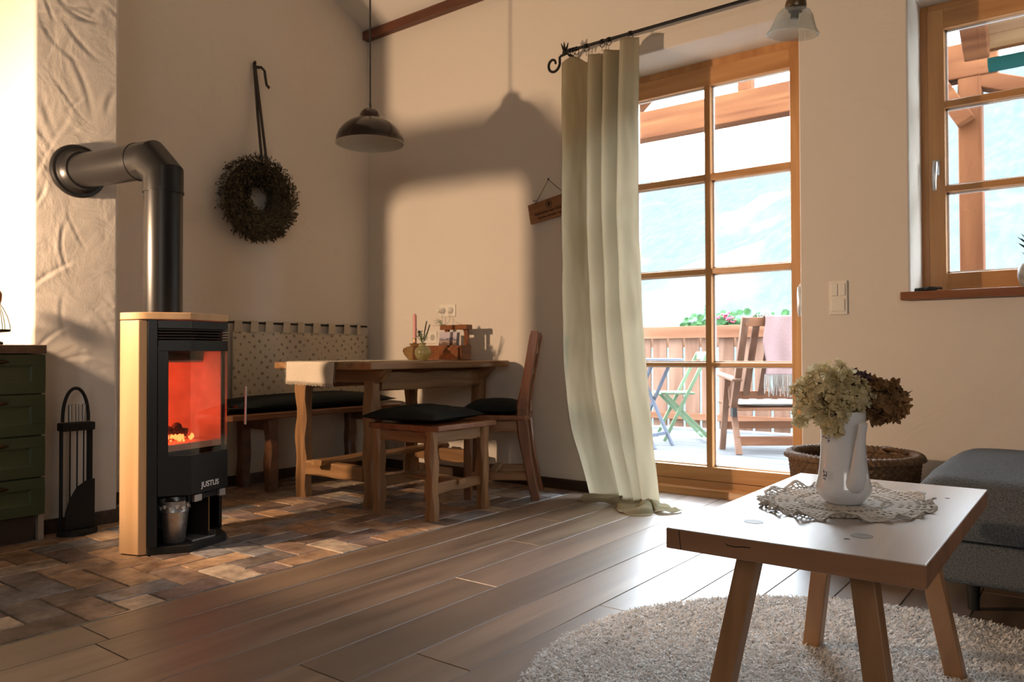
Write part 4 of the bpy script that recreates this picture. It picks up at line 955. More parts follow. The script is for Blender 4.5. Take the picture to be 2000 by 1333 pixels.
for g0, g1 in zip(gaps[:-1], gaps[1:]):
    ya, yb = g0[1], g1[0]; b = B()
    b.add([(-4.162, ya, .937), (-4.162, yb, .937), (-4.158, yb, 1.003), (-4.158, ya, 1.003), (-4.176, yb, 1.008), (-4.176, ya, 1.008), (-4.182, yb, .937), (-4.182, ya, .937)], [(0,1,2,3),(3,2,4,5),(5,4,6,7)])
    build(b, 'loop', M_patp, wcx, solid=.0015)
b = B(); b.tube([(-4.170, 2.2, .995), (-4.170, 3.748, .995)], .007, 10); build(b, 'rail', M_blackm, wcx, smooth=40)

# ------------------------------------------------------------------ stool, chair
so = root('stool', (-2.72, 2.89, 0), 'square oak stool with wavy red-brown seat in front of the dining table', 'stool')
b = B(); P = []
for k, (x, y) in enumerate(((-2.945, 2.655), (-2.535, 2.655), (-2.495, 2.695), (-2.495, 3.125), (-2.945, 3.125))): P.append((x, y))
P = []
def wedge(a, c, n, s):
    for i in range(n): t = i/n; q = .003*math.sin(i*1.9+s); d_ = Vector((c[0]-a[0], c[1]-a[1])).normalized(); P.append((a[0]+(c[0]-a[0])*t+d_.y*q, a[1]+(c[1]-a[1])*t-d_.x*q))
wedge((-2.945, 2.655), (-2.530, 2.650), 12, 0); wedge((-2.495, 2.690), (-2.490, 3.125), 14, 1); wedge((-2.49, 3.125), (-2.945, 3.125), 6, 2); wedge((-2.945, 3.125), (-2.945, 2.655), 8, 3)
b.prism(P, .427, .455); build(b, 'seat', M_seat, so, bevel=.006, seg=3)
for k, (lx, ly) in enumerate(((-2.542, 2.695), (-2.905, 2.695), (-2.542, 3.075), (-2.905, 3.075))):
    b = B(); b.cbar([(lx, ly, 0), (lx, ly, .43)], .054, .054, .009, .8, 12, 100+k, up=(0, 1, 0), side=.002); build(b, 'leg', M_oakz, so, smooth=30)
for k, (a_, c_, mt) in enumerate((((-2.545, 2.72, .397), (-2.545, 3.05, .397), M_oak), ((-2.905, 2.72, .397), (-2.905, 3.05, .397), M_oak), ((-2.88, 2.692, .397), (-2.567, 2.692, .397), M_oakx), ((-2.88, 3.075, .397), (-2.567, 3.075, .397), M_oakx))):
    b = B(); b.cbar([a_, c_], .026, .058, .004, .9, 9, 110+k); build(b, 'apron', mt, so, smooth=30)
for k, (a_, c_) in enumerate((((-2.545, 2.72, .150), (-2.545, 3.05, .150)), ((-2.905, 2.72, .150), (-2.905, 3.05, .150)))):
    b = B(); b.cbar([a_, c_], .024, .052, .004, .9, 9, 120+k); build(b, 'stretcher', M_oak, so, smooth=30)
b = B(); b.cbar([(-2.92, 2.89, .165), (-2.52, 2.89, .165)], .05, .024, .004, .6, 8, 125); build(b, 'stretcher', M_oakx, so, smooth=30)
pillow((-2.755, 2.865, .458), .47, .45, .105, 'stool_cushion', M_darkc, 'black square cushion lying on the oak stool', rz=.12, seed=9)

dc = root('dining_chair', (-2.45, 3.405, 0), 'red-brown dining chair with curved back posts at the right end of the table', 'chair')
b = B(); b.prism([(-2.845, 3.375), (-2.50, 3.375), (-2.475, 3.40), (-2.475, 3.72), (-2.50, 3.745), (-2.845, 3.745)], .436, .462); build(b, 'seat', M_seat, dc, bevel=.005)
for k, y in enumerate((3.405, 3.715)):
    P = [(-2.440, y, .0), (-2.462, y, .10), (-2.486, y, .22), (-2.505, y, .34), (-2.515, y, .43), (-2.512, y, .52), (-2.495, y, .62), (-2.475, y, .73), (-2.458, y, .83), (-2.446, y, .895), (-2.444, y, .922)]
    b = B(); b.cbar(P, .050, .036, .006, .5, 10, 130+k, up=(1, 0, 0)) if False else b.sweep(P, lambda i: [(q[0]*.036 if False else q[0]*.040*(1-.15*(i > 8)), q[1]*.050*(1.25 if 3 <= i <= 5 else 1)*(.7 if i == 10 else 1)) for q in ((-.5, -.38), (-.5, .38), (-.32, .5), (.32, .5), (.5, .38), (.5, -.38), (.32, -.5), (-.32, -.5))], up=(1, 0, 0))
    build(b, 'back_post', M_chair, dc, smooth=40)
for k, y in enumerate((3.405, 3.715)):
    b = B(); b.cbar([(-2.812, y, 0), (-2.812, y, .438)], .045, .045, .007, .7, 10, 140+k, up=(0, 1, 0)); build(b, 'leg', M_chair, dc, smooth=30)
    b = B(); b.cbar([(-2.79, y, .402), (-2.53, y, .402)], .024, .062, .004, .6, 8, 150+k); build(b, 'apron', M_oakx, dc, smooth=30)
    b = B(); b.cbar([(-2.79, y, .130), (-2.485, y, .130)], .022, .045, .004, .6, 8, 160+k); build(b, 'stretcher', M_oakx, dc, smooth=30)
b = B(); b.cbar([(-2.81, 3.42, .402), (-2.81, 3.70, .402)], .024, .062, .004, .6, 8, 170); build(b, 'apron', M_oak, dc, smooth=30)
for zz, xx, h in ((.835, -2.458, .075), (.705, -2.482, .05)):
    b = B(); b.cbar([(xx, 3.42, zz), (xx+.014, 3.56, zz), (xx, 3.70, zz)], .018, h, .004, .6, 8, 171); build(b, 'back_rail', M_chair, dc, smooth=30)
b = B(); b.cbar([(-2.68, 3.41, .15), (-2.68, 3.71, .15)], .04, .02, .003, .6, 8, 172); build(b, 'stretcher', M_oak, dc, smooth=30)
dc.rotation_euler.z = math.radians(32)
_q = Matrix.Rotation(math.radians(32), 3, 'Z') @ Vector((-.222, .155, 0)) + Vector(dc.location)
pillow((_q.x, _q.y, .463), .35, .35, .11, 'chair_cushion', M_darkc, 'black square cushion on the red-brown dining chair', rz=math.radians(30), seed=14)

# ------------------------------------------------------------------ wall sign
sg = root('wooden_sign', (-2.578, 3.775, 1.665), 'small tilted wooden sign with burnt lettering hanging beside the curtain', 'sign')
sg.rotation_euler = (0, -math.radians(8.5), 0)
b = B(); b.prism([(-.163, -.060), (.163, -.064), (.163, .064), (-.163, .060)], -.010, .0, 'y'); b.v = [(x+(-.004 if z > 0 and x < 0 else 0), y, z) for x, y, z in b.v]; build(b, 'board', M_signw, sg, local=True, bevel=.003)
text('Aufgewachsen wegen Knöpfen Mal', 'lettering', .0215, M_burn, sg, (-.002, -.0105, -.012), (PI/2, 0, 0), .0004, .80)
text('Reichen fürwahr weg aus', 'lettering', .0215, M_burn, sg, (.002, -.0105, -.040), (PI/2, 0, 0), .0002, .95)
b = B(); b.tube([(-.012+.019*math.cos(k*PI/12), -.0107, .028+.024*math.sin(k*PI/12)) for k in range(24)], .0016, 6, closed=True)
b.add([(-.012+.009*math.cos(k*PI/6), -.0108, .028+.015*math.sin(k*PI/6)) for k in range(12)], [tuple(range(12))]); build(b, 'emblem', M_burn, sg, local=True)
b = B(); b.tube([(-.105, -.012, .046), (-.100, -.006, .066), (-.002, .004, .178), (.100, -.006, .066), (.105, -.012, .046)], .0018, 6); b.tube([(-.100, -.008, .066), (-.120, -.012, .078)], .002, 6); b.blob((-.002, .004, .180), .006, 8, 6); build(b, 'string', M_cord, sg, local=True)

# ------------------------------------------------------------------ glass lamp upper right
gl = root('glass_lamp', (-.717, 2.328, 1.75), 'ribbed clear glass lampshade hanging at the top right', 'lamp')
tilt = Matrix.Rotation(math.radians(8), 3, 'Y') @ Matrix.Rotation(math.radians(4), 3, 'X')
def tl(b): b.v = [tuple(tilt @ Vector(v)) for v in b.v]; return b
b = B(); b.lathe([(.073, .0), (.072, .004), (.064, .016), (.056, .036), (.050, .056), (.040, .070), (.026, .078), (.024, .082)], (0, 0, 0), 144, fn=lambda r_, z, a: r_*(1+.020*math.cos(a*36))); build(tl(b), 'glass_shade', M_shade, gl, local=True, smooth=70, solid=.0025, merge=False)
b = B(); b.lathe([(0, .045), (.012, .047), (.012, .062), (.020, .066), (.020, .078), (0, .078)], (0, 0, 0), 24); build(tl(b), 'bulb_socket', M_bulb, gl, local=True, smooth=40)
b = B(); b.lathe([(.030, .078), (.031, .084), (.027, .105), (.020, .118), (.010, .124), (0, .125)], (0, 0, 0), 32); build(tl(b), 'shade_holder', plain('aged_brass', (.14, .10, .06), .35, .8), gl, local=True, smooth=40)
b = B(); b.tube([Vector(tilt @ Vector((0, 0, .12))), (.02, 0, .20), (.05, .0, .30), (.10, 0, .35), (.10, 0, .8), (.10, 0, 2.10)], .006, 8); build(b, 'arm', M_iron, gl, local=True, smooth=40)

# ------------------------------------------------------------------ window sill things
pp = root('potted_succulent', (-.213, 3.93, 1.066), 'green succulent in a mottled grey pot on the window sill', 'plant')
b = B(); b.lathe([(0, 0), (.035, 0), (.052, .02), (.062, .055), (.060, .085), (.050, .108), (.046, .108), (.055, .085), (0, .08)], (-.213, 3.93, 1.066), 32); build(b, 'pot', M_pot, pp, smooth=40)
b = B(); r = random.Random(41)
for k in range(40):
    a = r.uniform(0, 6.28); el = r.uniform(.1, 1.4); c = Vector((-.213, 3.93, 1.17+.03*r.random()+.09*(el/1.4))); dd = Vector((math.cos(a)*math.cos(el*.7), math.sin(a)*math.cos(el*.7), math.sin(el*.5)+.15)).normalized(); l = r.uniform(.04, .075)
    b.tube([c, c+dd*l*.5, c+dd*l+Vector((0, 0, .006))], [.005, .0055, .0006], 6)
b.tube([(-.213, 3.93, 1.14), (-.213, 3.93, 1.30)], .006, 6)
build(b, 'leaves', M_succ, pp, smooth=60)
b = B(); b.blob((-.655, 3.90, 1.079), .03, 12, 8, (1.0, .9, .42)); b.blob((-.61, 3.91, 1.082), .032, 12, 8, (1.1, .8, .46)); b.tube([(-.69, 3.89, 1.07), (-.65, 3.89, 1.085), (-.60, 3.90, 1.09), (-.555, 3.91, 1.086)], .006, 6)
tag(build(b, 'black_pouch', plain('black_leather', (.01, .01, .012), .25), smooth=70), 'small shiny black crumpled pouch at the left corner of the window sill', 'pouch')
b = B(); b.tube([(-.545, 3.85, 1.0675), (-.42, 3.82, 1.0675), (-.30, 3.80, 1.0675), (-.15, 3.79, 1.0675), (.1, 3.80, 1.0675)], .0014, 6)
tag(build(b, 'white_string', M_white), 'thin white string lying along the window sill', 'string')

# ------------------------------------------------------------------ rug
rg = root('round_rug', (-.394, 1.836, 0), 'round cream shaggy rug under the coffee table', 'rug')
b = B(); b.lathe([(0, .006), (.775, .006), (.785, .0)], (-.394, 1.836, .001), 96); build(b, 'rug_backing', plain('rug_base', (.50, .46, .42), .95), rg)
def shag():
    r = np.random.RandomState(4); N = 110000
    rad = .795*np.sqrt(r.rand(N)); th = r.rand(N)*2*PI; px = -.394+rad*np.cos(th); py = 1.836+rad*np.sin(th)
    d_ = r.rand(N)*2*PI; cl = np.array([noise.noise(Vector((x*9, y*9, 0))) for x, y in zip(px, py)]); d_ = d_+cl*3
    ln_ = .008+.008*r.rand(N); wd = .0013+.0009*r.rand(N); dx, dy = np.cos(d_), np.sin(d_); sx, sy = -dy, dx
    z0 = np.full(N, .006); h1 = .011+.007*r.rand(N); h2 = h1+(-.004+.010*r.rand(N))
    def P(f, s_, z): return np.stack([px+dx*ln_*f+sx*wd*s_, py+dy*ln_*f+sy*wd*s_, z], -1)
    V = np.stack([P(0, -1, z0), P(0, 1, z0), P(.35, 1.2, h1), P(.35, -1.2, h1), P(1, .7, h2), P(1, -.7, h2)], 1).reshape(-1, 3)
    k = np.arange(N)[:, None]*6
    F = np.concatenate([k+np.array([[0, 1, 2, 3]]), k+np.array([[3, 2, 4, 5]])], 0)
    me = bpy.data.meshes.new('pile'); V = V - np.array([-.394, 1.836, 0])
    me.vertices.add(len(V)); me.vertices.foreach_set('co', V.ravel()); me.loops.add(F.size); me.loops.foreach_set('vertex_index', F.ravel().astype(np.int32))
    me.polygons.add(len(F)); me.polygons.foreach_set('loop_start', (np.arange(len(F))*4).astype(np.int32)); me.update(); me.validate()
    me.materials.append(cloth('rug_pile', (.80, .785, .77), (.93, .92, .91), .3, 25, .1)); me.shade_smooth()
    o = bpy.data.objects.new('pile', me); sc.collection.objects.link(o); o.parent = rg; o['kind'] = 'stuff'; return o
shag()

# ------------------------------------------------------------------ coffee table
ct = root('coffee_table', (-.448, 1.80, 0), 'low solid wood coffee table with splayed legs on the round rug', 'table')
CX0, CX1, CYA, CYB, CZ = -.6745, -.2235, 1.3755, 2.223, .460
b = B(); b.box(CX0, CX1, CYA+.0012, CYB, CZ-.040, CZ); build(b, 'tabletop', M_coffee, ct, bevel=.0018)
b = B(); b.box(CX0+.0008, CX1-.0008, CYA-.0004, CYA+.0014, CZ-.0385, CZ-.0016); b.box(CX1-.0014, CX1+.0004, CYA+.001, CYB-.001, CZ-.0385, CZ-.0016)
build(b, 'edge_face', M_endg, ct)
ct.children[-1]['label'] = 'darker reddish edge grain' if False else 'darker reddish edge of the slab'
M_crack = plain('dark_crack', (.012, .008, .006), .8)
for pl_, k0, k1, ax in (([(-.557, CZ-.0125), (-.548, CZ-.0155), (-.535, CZ-.0160), (-.520, CZ-.0138), (-.506, CZ-.0135), (-.506, CZ-.0150), (-.520, CZ-.0158), (-.536, CZ-.0180), (-.550, CZ-.0172)], CYA-.0008, CYA+.0003, 'y'),
        ([(-.6480, CZ-.002), (-.6465, CZ-.002), (-.6425, CZ-.038), (-.6440, CZ-.038)], CYA-.0008, CYA+.0003, 'y'),
        ([(-.2905, 2.035), (-.284, 2.043), (-.278, 2.036), (-.283, 2.030)], CZ-.0002, CZ+.0003, 'z'), ([(-.375, 1.487), (-.367, 1.491), (-.363, 1.486), (-.371, 1.481)], CZ-.0002, CZ+.0003, 'z')):
    b = B(); b.prism(pl_, k0, k1, ax); build(b, 'crack', M_crack, ct)
for x in (-.353, -.556):
    for y in (1.527, 2.070):
        b = B(); b.lathe([(0, .0006), (.0195, .0006), (.0195, -.001)], (x, y, CZ), 32); t_ = build(b, 'tenon', plain('grey_end_grain', (.22, .20, .17), .5, noise_amt=.15), ct, smooth=30)
        sx_, sy_ = (1 if x > -.448 else -1), (1 if y > 1.8 else -1)
        top = Vector((x, y, CZ-.040)); bot = Vector((x+sx_*.068, y+sy_*.078, .006)); b = B(); h = .0215
        e_ = lambda p, s_: [(p.x-s_, p.y-s_, p.z), (p.x+s_, p.y-s_, p.z), (p.x+s_, p.y+s_, p.z), (p.x-s_, p.y+s_, p.z)]
        b.add(e_(bot, h)+e_(top, h), [(3,2,1,0),(4,5,6,7),(0,1,5,4),(1,2,6,5),(2,3,7,6),(3,0,4,7)]); build(b, 'leg', M_cleg, ct, bevel=.003)
# doily
def doily():
    c = Vector((-.468, 1.838)); b = B(); NR, NT = 46, 300
    def pt(i, j):
        r_ = i/NR; a = 2*PI*j/NT; R_ = (.216 + .006*math.cos(a*26)*(r_ > .93))
        ruff = max(0, (r_-.80)/.20); s_ = .6+.6*noise.noise(Vector((math.cos(a)*1.6, math.sin(a)*1.6, 3)))
        z = CZ+.0016 + ruff**1.3*(.0105*s_*(1+math.sin(a*15+2*math.sin(a*3))) ) + .002*max(0, math.sin(a*40))*r_
        sx_ = 1.0
        ex = .83+.05*math.cos(a-1); ey = 1.08
        k = 1+.018*ruff*math.sin(a*15+1)
        return (c.x+R_*ex*r_*math.cos(a)*k, c.y+R_*ey*r_*math.sin(a)*k, z)
    vs = [pt(i, j) for i in range(3, NR+1) for j in range(NT)]; fs = []
    for i in range(3, NR):
        r_ = i/NR
        for j in range(NT):
            a = j/NT
            ring = i % 9; nh = 25 if r_ < .4 else 50 if r_ < .78 else 100
            q = (a*nh*1.0) % 1
            hole = False
            if r_ < .78: hole = ring in (3, 4, 5, 6) and .28 < q < .78 and not (i//9) % 2 == 1 or (ring in (2, 3, 6, 7) and (.35 < (a*nh+.5) % 1 < .7))
            elif r_ < .95: hole = (i % 3 != 0) and (.3 < q < .8)
            if hole: continue
            o0 = (i-3)*NT; fs.append((o0+j, o0+(j+1) % NT, o0+NT+(j+1) % NT, o0+NT+j))
    b.add(vs, fs); return b
tag(build(doily(), 'crochet_doily', M_lace, smooth=180, solid=.0016, merge=False), 'ruffled ivory crochet doily on the coffee table', 'doily')
# coffee pot
px_, py_, pz = -.459, 1.824, CZ+.0035
cp = root('coffee_pot', (px_, py_, pz), 'tall white porcelain coffee pot used as a vase on the crochet doily', 'coffee pot')
prof = [(0, .0), (.036, .0), (.040, .003), (.053, .018), (.0595, .030), (.0585, .038), (.053, .058), (.0495, .085), (.0475, .115), (.0465, .150), (.0472, .180), (.0485, .203), (.0480, .205), (.0455, .203), (.044, .17), (.044, .08), (.050, .035), (.034, .006), (0, .006)]
b = B(); b.lathe(prof, (px_, py_, pz), 72); build(b, 'body', M_porc, cp, smooth=60)
tocam = Vector((-px_, -py_, 0)).normalized(); rt = Vector((tocam.y*-1, tocam.x, 0)); sdir = (tocam*.83+Vector((_r.x, _r.y, 0))*.36).normalized()
def sp3(k): return Vector((px_, py_, pz)) + sdir*k[0] + Vector((0, 0, k[1]))
pts = [sp3(k) for k in ((.038, .040), (.050, .046), (.064, .062), (.070, .085), (.072, .110), (.078, .140), (.086, .168), (.092, .186))]
b = B(); b.tube(pts, [.014, .0195, .0200, .0165, .0130, .0105, .0088, .0090], 20); build(b, 'spout', M_porc, cp, smooth=60)
hd = -sdir; pts = [Vector((px_, py_, pz))+hd*k[0]+Vector((0, 0, k[1])) for k in ((.044, .175), (.068, .185), (.085, .165), (.084, .12), (.066, .085), (.048, .075))]
b = B(); b.tube(pts, .006, 10); build(b, 'handle', M_porc, cp, smooth=60)
r = random.Random(17)
rightd = Vector((_r.x, _r.y, 0))
for (off, z0, nn) in ((-.78, .155, 16), (.78, .160, 14), (-.80, .07, 7)):
    b = B()
    for k in range(nn):
        a0_ = math.asin(off) + r.uniform(-.22, .22); z = z0+r.uniform(-.020, .020); rr = .0478+.0004
        if z < .1: rr = .0512
        dv = tocam*math.cos(a0_)+rightd*math.sin(a0_); c = Vector((px_, py_, pz+z))+dv*rr; t1 = Vector((-dv.y, dv.x, 0)); s_ = r.uniform(.0012, .0032); an = r.uniform(0, 3)
        b.add([c+t1*s_*math.cos(an)*1.6+Vector((0, 0, s_*math.sin(an)*1.6)), c+t1*s_*-math.sin(an)*.6+Vector((0, 0, s_*math.cos(an)*.6)), c-t1*s_*math.cos(an)*1.6-Vector((0, 0, s_*math.sin(an)*1.6)), c+t1*s_*math.sin(an)*.6-Vector((0, 0, s_*math.cos(an)*.6))], [(0,1,2,3)])
    build(b, 'flower_decoration', M_blue, cp, merge=False, solid=.0004)
# hydrangeas: view-frame helper gives the same point for any camera once built
V0 = Vector((px_, py_, pz+.205)); rgt = rightd; fw = -tocam
def flower(name, blobs, nflor, size, mat, label, stempts, seed, curl=.5):
    o = root(name, (px_, py_, pz+.08), label, 'dried flower', 'dried flowers in the coffee pot'); r = random.Random(seed); b = B(); st_ = B(); n_stem = 0
    tot = sum(q[3]**2 for q in blobs)
    for (a_, u_, d_, rad) in blobs:
        c = V0+rgt*a_+Vector((0, 0, u_))+fw*d_
        for k in range(int(nflor*rad**2/tot)):
            while True:
                n = Vector((r.gauss(0, 1), r.gauss(0, 1), r.gauss(0, 1)))
                if n.length > .1: break
            n.normalize(); p = c+n*rad*r.uniform(.72, 1.05); m_ = (n+Vector((r.uniform(-.6, .6), r.uniform(-.6, .6), r.uniform(-.6, .6)))).normalized()
            t1 = m_.cross(Vector((.31, .77, .55))).normalized(); t2 = m_.cross(t1); ph = r.uniform(0, 6.28); sz = size*r.uniform(.7, 1.25)
            for q in range(4):
                a = ph+q*PI/2; d1 = t1*math.cos(a)+t2*math.sin(a); d2 = -t1*math.sin(a)+t2*math.cos(a); cu = m_*sz*r.uniform(-.2, curl+.2)
                b.add([p, p+d1*sz*.42+d2*sz*.40+cu*.25, p+d1*sz*.82+d2*sz*.42+cu*.7, p+d1*sz*1.08+cu*1.1, p+d1*sz*.82-d2*sz*.42+cu*.75, p+d1*sz*.42-d2*sz*.40+cu*.25, p+d1*sz*.6+cu*.2-m_*sz*.06],
                      [(0,1,6),(1,2,6),(2,3,6),(3,4,6),(4,5,6),(5,0,6)])
            if r.random() < .12:
                st_.tube([p, c.lerp(p, .3), c], .0007, 4)
        st_.tube([V0+Vector((0, 0, -.10)), V0+rgt*a_*.25+Vector((0, 0, .0)), c], [.0022, .002, .0012], 6)
    build(st_, 'stem', M_stem, o, merge=False); build(b, 'flower_head', mat, o, merge=False, smooth=60); return o
s1 = 1/868.0
flower('dried_hydrangea', [(-.046, .058, .0, .042), (-.012, .080, -.01, .030), (-.082, .040, .01, .032), (-.086, .000, .0, .024), (-.056, -.010, -.02, .019), (-.092, -.024, .0, .014), (-.044, .028, -.03, .032)], 520, .0086, M_cream, 'large cream dried hydrangea spreading to the left over the pot', None, 1)
flower('dried_hydrangea', [(.024, .046, .0, .032), (.042, .030, -.01, .027), (.002, .022, -.035, .026), (-.016, -.004, -.05, .023), (.024, .010, -.03, .019), (-.030, -.034, -.055, .014), (-.010, -.040, -.055, .012)], 430, .0084, M_cream, 'cream dried hydrangea above the middle of the pot, drooping over its rim', None, 2)
flower('dried_hydrangea', [(.088, .022, .01, .046), (.104, .016, .0, .036), (.072, .038, .02, .031), (.074, .004, -.01, .029)], 560, .0115, M_brownf, 'brown dried hydrangea head on the right of the pot', None, 3, .9)
flower('dried_hydrangea', [(.030, .072, .02, .018), (.048, .062, .02, .018), (.056, .048, .02, .016)], 150, .0085, M_purp, 'small dull purple dried flower behind the cream hydrangea', None, 4, .9)

# ------------------------------------------------------------------ basket
bs = root('wicker_basket', (-.79, 3.31, 0), 'large round dark seagrass basket against the wall beside the balcony door', 'basket')
def basket():
    b = B(); NT = 220; NZ = 64; H_ = .375; cxx, cyy_ = -.795, 3.31
    def R_(z, a, inn): 
        base = .205+.040*(z/H_); k = int(z/H_*26); w_ = .0055*math.sin(a*52+PI*(k % 2))*math.sin(PI*((z/H_*26) % 1))**.5
        return base+w_-(.016 if inn else 0)
    vs = []; rows = []
    for j in range(NZ+1):
        z = H_*j/NZ; rows.append([(cxx+R_(z, 2*PI*k/NT, 0)*math.cos(2*PI*k/NT), cyy_+R_(z, 2*PI*k/NT, 0)*math.sin(2*PI*k/NT), z) for k in range(NT)])
    # braided rim
    for j in range(13):
        t = j/12*PI; 
        row = []
        for k in range(NT):
            a = 2*PI*k/NT; rr = .0225*(1+.13*math.sin(a*70+t*2.5)); row.append((cxx+(.243-.006-rr*math.cos(t)*-1+0)*math.cos(a) if False else cxx+(.240+rr*math.cos(t))*math.cos(a), cyy_+(.240+rr*math.cos(t))*math.sin(a), H_+rr*math.sin(t)*1.1))
        rows.append(row)
    for j in range(NZ, -1, -1):
        z = H_*j/NZ; rows.append([(cxx+R_(z, 2*PI*k/NT, 1)*math.cos(2*PI*k/NT), cyy_+R_(z, 2*PI*k/NT, 1)*math.sin(2*PI*k/NT), max(z, .01)) for k in range(NT)])
    vs = [v for q in rows for v in q]; fs = [(j*NT+k, j*NT+(k+1) % NT, (j+1)*NT+(k+1) % NT, (j+1)*NT+k) for j in range(len(rows)-1) for k in range(NT)]
    b.add(vs, fs); c0 = len(b.v); b.add([(cxx, cyy_, .01)], []); m0 = (len(rows)-1)*NT
    b.f += [(m0+k, m0+(k+1) % NT, c0) for k in range(NT)]
    return b
build(basket(), 'basket_body', M_basket, bs, smooth=60, merge=False)
for a, off in ((.9, 0),):
    b = B(); c = Vector((-.795+.235*math.cos(a), 3.31+.235*math.sin(a), .385)); t_ = Vector((-math.sin(a), math.cos(a), 0))
    b.tube([c-Vector((math.cos(a), math.sin(a), 0))*(.02+.05*math.sin(k*PI/12))+t_*.055*math.cos(k*PI/12)+Vector((0, 0, .022*math.sin(k*PI/12))) for k in range(13)], .008, 8); build(b, 'handle', M_basket, bs, smooth=60)

# ------------------------------------------------------------------ sofa
sf = root('sofa', (.35, 3.0, 0), 'grey fabric sofa end on the right beside the basket', 'sofa')
def rbox(x0, x1, y0, y1, z0, z1, crown=.0):
    b = B(); N = 24
    b.grid(lambda u, v: (x0+(x1-x0)*u, y0+(y1-y0)*v, z1+crown*(1-(2*u-1)**4)*(1-(2*v-1)**4)), N, N)
    b.grid(lambda u, v: (x0+(x1-x0)*u, y0+(y1-y0)*v, z0), 1, 1)
    for (fx, a_, c_) in (('y', y0, 0), ('y', y1, 1)): b.grid(lambda u, v: (x0+(x1-x0)*u, a_, z0+(z1-z0)*v), N, 1)
    for a_ in (x0, x1): b.grid(lambda u, v: (a_, y0+(y1-y0)*u, z0+(z1-z0)*v), N, 1)
    return b
def rounded(x0, x1, y0, y1, z0, z1, name, rad, crown=0):
    # superellipsoid-like upholstered block
    b = B(); NU, NV = 72, 28; cx, cy, cz = (x0+x1)/2, (y0+y1)/2, (z0+z1)/2; hx, hy, hz = (x1-x0)/2, (y1-y0)/2, (z1-z0)/2
    def fn(u, v):
        a = 2*PI*u; p = -PI/2+PI*v
        # point on a rounded box by projecting a sphere direction
        d_ = Vector((math.cos(a)*math.cos(p), math.sin(a)*math.cos(p), math.sin(p))); D = Vector((d_.x*hx, d_.y*hy, d_.z*hz))
        m_ = max(abs(d_.x), abs(d_.y), abs(d_.z)); q = Vector((d_.x/m_, d_.y/m_, d_.z/m_)); k = [max(-1+rad/h, min(1-rad/h, c)) for c, h in zip(q, (hx, hy, hz))]
        core = Vector((k[0]*hx, k[1]*hy, k[2]*hz)); full = Vector((q.x*hx, q.y*hy, q.z*hz)); dd = full-core
        if dd.length > 1e-6: dd = dd.normalized()*rad
        pt = core+dd; pt.z += crown*(1-(pt.x/hx)**2)*(1-(pt.y/hy)**2)*(1 if pt.z > 0 else 0)
        return (cx+pt.x, cy+pt.y, cz+pt.z)
    b.grid(fn, NU, NV, wu=True); return b
def softbox(x0, x1, y0, y1, z0, z1, rad, crown, name):
    b = B(); b.box(x0, x1, y0, y1, z0, z1); o = build(b, name, M_grey, sf); 
    m = o.modifiers.new('b', 'BEVEL'); m.width = rad; m.segments = 6; o.data.shade_smooth(); m.harden_normals = True
    return o
softbox(-.440, 1.2, 2.50, 3.45, .140, .268, .025, 0, 'sofa_base')
def seatmesh():
    b = B(); x0, x1, y0, y1, z0, z1 = -.452, 1.2, 2.485, 3.46, .272, .432; nx, ny = 50, 44; rad = .085
    def prof(t, L_):   # distance from edge -> drop
        e_ = min(t, L_-t); return 0 if e_ > rad else rad*(1-math.sqrt(max(0, 1-(1-e_/rad)**2)))
    def wr_(u, L_): # denser near the edges
        return L_*(u-.10*math.sin(2*PI*u)) 
    def top(u, v):
        a, c = wr_(u, x1-x0), wr_(v, y1-y0); dz = min(.150, prof(a, x1-x0)+prof(c, y1-y0)); cr = .030*math.sin(PI*min(1, c/(y1-y0)))*math.sin(PI*min(1, (a+.1)/.9) if a < .35 else PI/2)
        return (x0+a, y0+c, z1-dz+cr+.006*noise.noise(Vector((a*5, c*5, 0))))
    b.grid(top, nx, ny)
    def side(fn_pt): b.grid(fn_pt, nx, 6)
    T = lambda u, v: top(u, v)
    for vv in (0, 1): b.grid(lambda u, w_: (T(u, vv)[0], T(u, vv)[1] + (-1 if vv == 0 else 1)*.012*math.sin(PI*w_), T(u, vv)[2]*(1-w_)+z0*w_), nx, 8)
    for uu in (0, 1): b.grid(lambda v, w_: (T(uu, v)[0] + (-1 if uu == 0 else 1)*.012*math.sin(PI*w_), T(uu, v)[1], T(uu, v)[2]*(1-w_)+z0*w_), ny, 8)
    return b
build(seatmesh(), 'seat_cushion', M_grey, sf, smooth=60)
for x, y in ((-.32, 2.78), (-.38, 3.38), (1.1, 2.78), (1.1, 3.38)):
    b = B(); b.lathe([(0, 0), (.016, 0), (.022, .14), (0, .14)], (x, y, 0), 16); build(b, 'leg', M_blackm, sf, smooth=40)

# ------------------------------------------------------------------ outside: terrace
def ob(b, name, mat, **k): return struct(build(b, name, mat, at=(0, 0, 0), **k))
b = B(); r = random.Random(9)
for k in range(26): y = 4.22+k*.146; b.box(-7.5, 3.0, y, y+.139, -.05, -.020)
ob(b, 'terrace_floor', M_deck)
b = B(); b.box(-7.6, 3.1, 4.2, 8.0, -.30, -.055); ob(b, 'terrace_slab', plain('dark_joist', (.10, .08, .06), .9))
rl = root('terrace_railing', (-3.4, 7.75, -.02), 'wooden balcony railing of wide upright boards beyond the door', 'railing')
b = B(); b.box(-7.4, 1.0, 7.66, 7.72, .955, 1.085); build(b, 'top_rail', M_out, rl, bevel=.005)
b = B(); b.box(-7.4, 1.0, 7.66, 7.71, .085, .155); build(b, 'bottom_rail', M_out, rl, bevel=.005)
xx = -7.35
while xx < .9:
    b = B(); b.box(xx, xx+.162, 7.722, 7.745, .0, 1.0); build(b, 'board', M_outz, rl, bevel=.002); xx += .190
